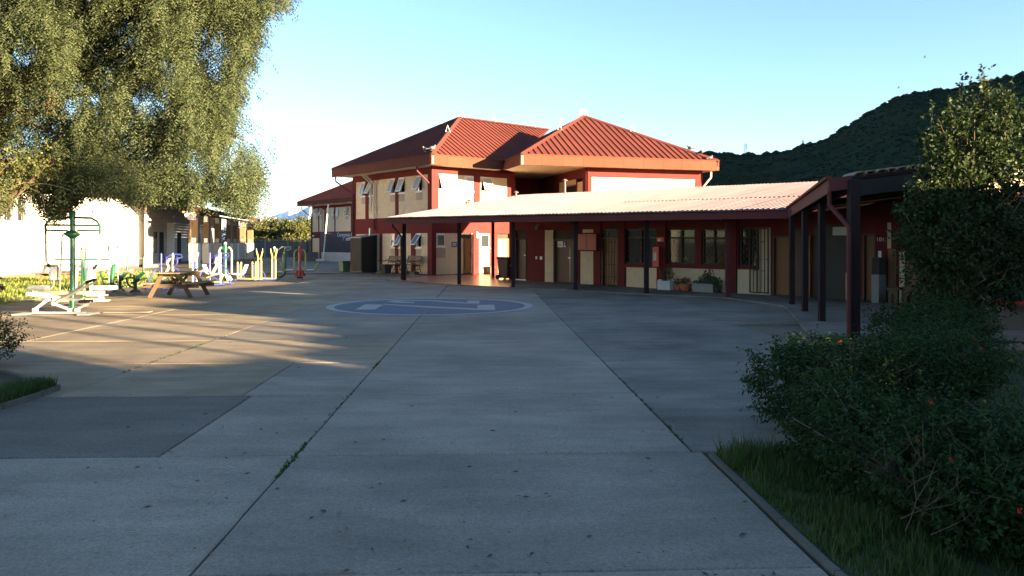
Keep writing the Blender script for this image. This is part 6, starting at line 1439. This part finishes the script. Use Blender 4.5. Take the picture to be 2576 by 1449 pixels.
def range_(name, pts, Y, m, depth):
    mb = MB(); P = [at(x,y,Y) for x,y in pts]; rr = np.random.default_rng(11)
    xs = np.linspace(pts[0][0], pts[-1][0], 150); ys = np.interp(xs, [p[0] for p in pts], [p[1] for p in pts]); ys = ys+np.cumsum(rr.normal(size=150))*.06+rr.normal(size=150)*.10
    top = [at(x,y,Y) for x,y in zip(xs,ys)]; N = len(top); rows = 7; vs = []
    for r in range(rows):
        f = r/(rows-1)
        for i, p in enumerate(top):
            q = Vector((p.x*(1-f*depth/Y), Y-depth*f, p.z*(1-f)-2*f)); amp = (.035 if 0 < r < rows-1 else 0)*p.z
            vs.append(q+Vector((0,0,amp*math.sin(i*.55+r*2.1)+amp*.7*math.sin(i*1.3+r))))
    mb.add(vs, [(r*N+i, r*N+i+1, (r+1)*N+i+1, (r+1)*N+i) for r in range(rows-1) for i in range(N-1)]); mb.add([(top[0].x,Y+depth,-5),(top[-1].x,Y+depth,-5)], [])
    return kind(obj(name, mb, m, None, smooth=True), 'structure')
M['snow'] = mat('hazy_snowy_rock', (.84,.86,.90), .9, .12, .002)  # snow, kept extra pale to suggest distance haze
M['hazed_blue_rock'] = mat('hazy_rock', (.62,.70,.78), .95, .10, .002)  # pale blue puts the distance haze into the rock colour
range_('mountains', [(430,560),(560,552),(640,548),(665,540),(690,543),(712,533),(740,527),(752,530),(770,529),(800,536),(900,548),(1000,570)], 8000, M['snow'], 1800)
range_('mountains', [(560,585),(640,566),(680,556),(705,548),(730,542),(750,534),(765,525),(785,516),(820,510),(900,540),(980,575)], 6200, M['hazed_blue_rock'], 1500)
# ---------------------------------------------------------------- unseen blocks, wall, posts and tree added to shape the low sun's shade
UV = Vector((math.cos(SUN_AZ), math.sin(SUN_AZ), 0)); WV = Vector((math.sin(SUN_AZ), -math.cos(SUN_AZ), 0))
RZN = math.atan2(UV.y, UV.x)
def hall(name, label, u0, u1, w0, w1, h, m, eave=.3, rise=.0):
    c = UV*((u0+u1)/2)+WV*((w0+w1)/2); t = thing(name, label, 'building', c, RZN)
    a, b = (u1-u0)/2, (w1-w0)/2
    mb = MB(); mb.box(-a,a,-b,b,-.05,h); obj('wall', mb, M[m], t, False)
    mb = MB(); e = eave; mb.add([(-a-.02,-b-e,h+.01),(a+.02,-b-e,h+.01),(a+.02,b+e,h+.01),(-a-.02,b+e,h+.01),(-a-.02,0,h+.05+rise),(a+.02,0,h+.05+rise)], [(3,2,1,0),(0,1,5,4),(2,3,4,5),(1,2,5),(3,0,4)]); obj('roof', mb, M['maroon'], t, False)
    for i in range(max(1,int((u1-u0)/3))):
        x = -a+1.5+3*i
        if x > a-.8: break
        mb = MB(); mb.box(x-.6,x+.6,b+.005,b+.05,1.0,2.2); obj('window', mb, M['glass'], t, False)
    return t
hall('sun_block_hall', 'tall plain unseen hall added behind the camera to shade the foreground', -16, 5.25, 25, 40, 8.2, 'cream2', .2, 1.0)  # unseen hall added so the near paving stays in shade
hall('sun_block_shed', 'low unseen shed added to cut the sun, nearer to the camera', 10.6, 13.55, 12, 15, 4.15, 'red', .1, .1)  # unseen sheds added; their height sets the shade line on tree and wall
hall('sun_block_shed', 'tallest unseen shed added to cut the sun, farthest from the camera', 17.4, 24.5, 12, 16, 4.75, 'red', .1, .1)  # unseen, made taller to shade the canopy post tops
hall('sun_block_shed', 'long low unseen shed added to cut the sun, farther away', 15.75, 17.38, 12, 16, 4.15, 'red', .1, .1)
hall('sun_block_tower', 'squat unseen block added between the sheds to shade the canopy end', 13.56, 15.74, 12, 15, 5.0, 'cream2', .05, .1)  # unseen block added to shade the canopy end
w0_ = 8.0; t = thing('sun_block_wall', 'unseen wall added beyond the right lawn, its stepped top shaped to bound the sunlit paving', 'wall', UV*8+WV*w0_, RZN)
for k, (ua, ub, h) in enumerate(((4.3,5.9,2.34),(5.9,6.78,2.30),(6.784,7.06,2.02),(7.064,7.25,2.26),(7.25,8.2,2.30),(8.2,9.2,2.45),(9.2,10.0,2.6),(10.0,10.9,2.85))):  # heights shaped for the sun patch; the lowest step lights the shrub tops
    mb = MB(); mb.box(ua-8, ub-8-.004, -.10, .10, -.05, h); obj('panel', mb, M['cream2'], t, False)
mb0 = None
for u, r in ((5.42,.055),(6.85,.08),(7.8,.10),(9.45,.06)):  # unseen posts set to throw the shadow stripes on the paving
    c = UV*u+WV*19; mb = MB(); mb.tube([(0,0,-.05),(0,0,7.5)], r, 10, True, r*.7); t = thing('stripe_post', {5.42:'thinnest unseen post set for its shadow stripe, nearest to the hall',6.85:'unseen post set for its shadow stripe, second from the hall',7.8:'thickest unseen post set for its shadow stripe beyond the lawn',9.45:'thin unseen post set for its shadow stripe, nearest to the sheds'}[u], 'post', c, 0, 'posts beyond the lawn'); obj('shaft', mb, M['post'], t, False, True)
c = UV*8.75+WV*24; t = thing('unseen_poplar', 'slim unseen poplar added on the right to shade the tall green pole', 'tree', c)  # unseen tree added to shade the top of the tall green pole
parts = [(c.x,c.y,6.9,.75,.75,1.2),(c.x,c.y,8.3,.7,.7,1.2)]
P, d = blob_points(parts, 700, .4); fast_mesh('crown', sprays(P, unit(d+RNG.normal(size=d.shape)*.5), 6, RNG.uniform(.15,.35,len(P)), .13, .10), 4, M['far_leaf'], t)
mb = MB(); mb.tube([(c.x,c.y,-.05),(c.x,c.y,6.5)], .11, 8, False, .06); obj('trunk', mb, M['bark'], t)
# ---------------------------------------------------------------- birds
def pigeon(label, p, rz=0, s=1.0):
    t = thing('pigeon', label, 'bird', p, rz, 'pigeons on the roofs'); mb = MB(); mb.ball((0,0,.11*s), .075*s, 10, 7, (1.6,.95,1.0)); mb.ball((.10*s,0,.20*s), .042*s, 8, 6); mb.tube([(.06*s,0,.13*s),(.10*s,0,.20*s)], .04*s, 8); mb.bar((-.08*s,0,.10*s),(-.25*s,0,.06*s),.07*s,.02*s); mb.tube([(.13*s,0,.20*s),(.165*s,0,.19*s)], .010*s, 5, True, .003); obj('body', mb, M['pigeon'], t, False, True)
    mb = MB(); [mb.tube([(.01*s,y,.06*s),(.01*s,y,0)], .006, 4) for y in (-.02*s,.02*s)]; obj('leg', mb, M['terracotta'], t, False); return t
M['pigeon'] = mat('pigeon_feathers', (.10,.10,.115), .7, .2, 20)
hq = Q.lerp(E2,.80)+Vector((0,0,.07)); pigeon('grey pigeon highest on the right hip of the red roof', hq, 2.6, 1.15)
pigeon('grey pigeon lower on the right hip of the red roof', Q.lerp(E2,.88)+Vector((0,0,.07)), 1.6); pigeon('pale pigeon on the gutter end of the right roof', E2-dR*.5+Vector((0,0,.06)), .4)
v = A.lerp(Pk,.03)+Vector((0,0,.09)); pigeon('left pigeon of the pair on the left roof corner', v+Vector((-.35,.3,.0)), 2.9, 1.2); pigeon('right pigeon of the pair on the left roof corner', v+Vector((.0,.0,.03)), .2, 1.2)
for x, y, lab in ((2327,144,'tiny dark bird flying high in the sky above the hill'),(2261,221,'tiny dark bird flying lower left of the other one')):
    p = at(x,y,60); t = thing('flying_bird', lab, 'bird', p); mb = MB(); mb.ball((0,0,0), .05, 8, 5, (2,1,.9)); mb.add([(0,.02,.02),(-.08,.02,.02),(-.10,.28,.10),(.04,.02,.02),(0,-.02,.02),(-.08,-.02,.02),(-.10,-.28,.10),(.04,-.02,.02)], [(0,1,2),(3,0,2),(4,6,5),(7,6,4)]); obj('body', mb, M['black'], t, False)
# ---------------------------------------------------------------- thin evening air
hz = MB(); hz.box(-9500,9500,-1500,9500,-3,430); hm = bpy.data.materials.new('haze_air'); hm.use_nodes = True; hn = hm.node_tree
for n_ in list(hn.nodes):
    if n_.type != 'OUTPUT_MATERIAL': hn.nodes.remove(n_)
pv = hn.nodes.new('ShaderNodeVolumePrincipled'); pv.inputs['Density'].default_value = .000006; pv.inputs['Color'].default_value = (.62,.82,1,1); pv.inputs['Anisotropy'].default_value = 0.0
hn.links.new(pv.outputs[0], [n_ for n_ in hn.nodes if n_.type == 'OUTPUT_MATERIAL'][0].inputs['Volume'])
kind(obj('haze', hz, hm), 'stuff')
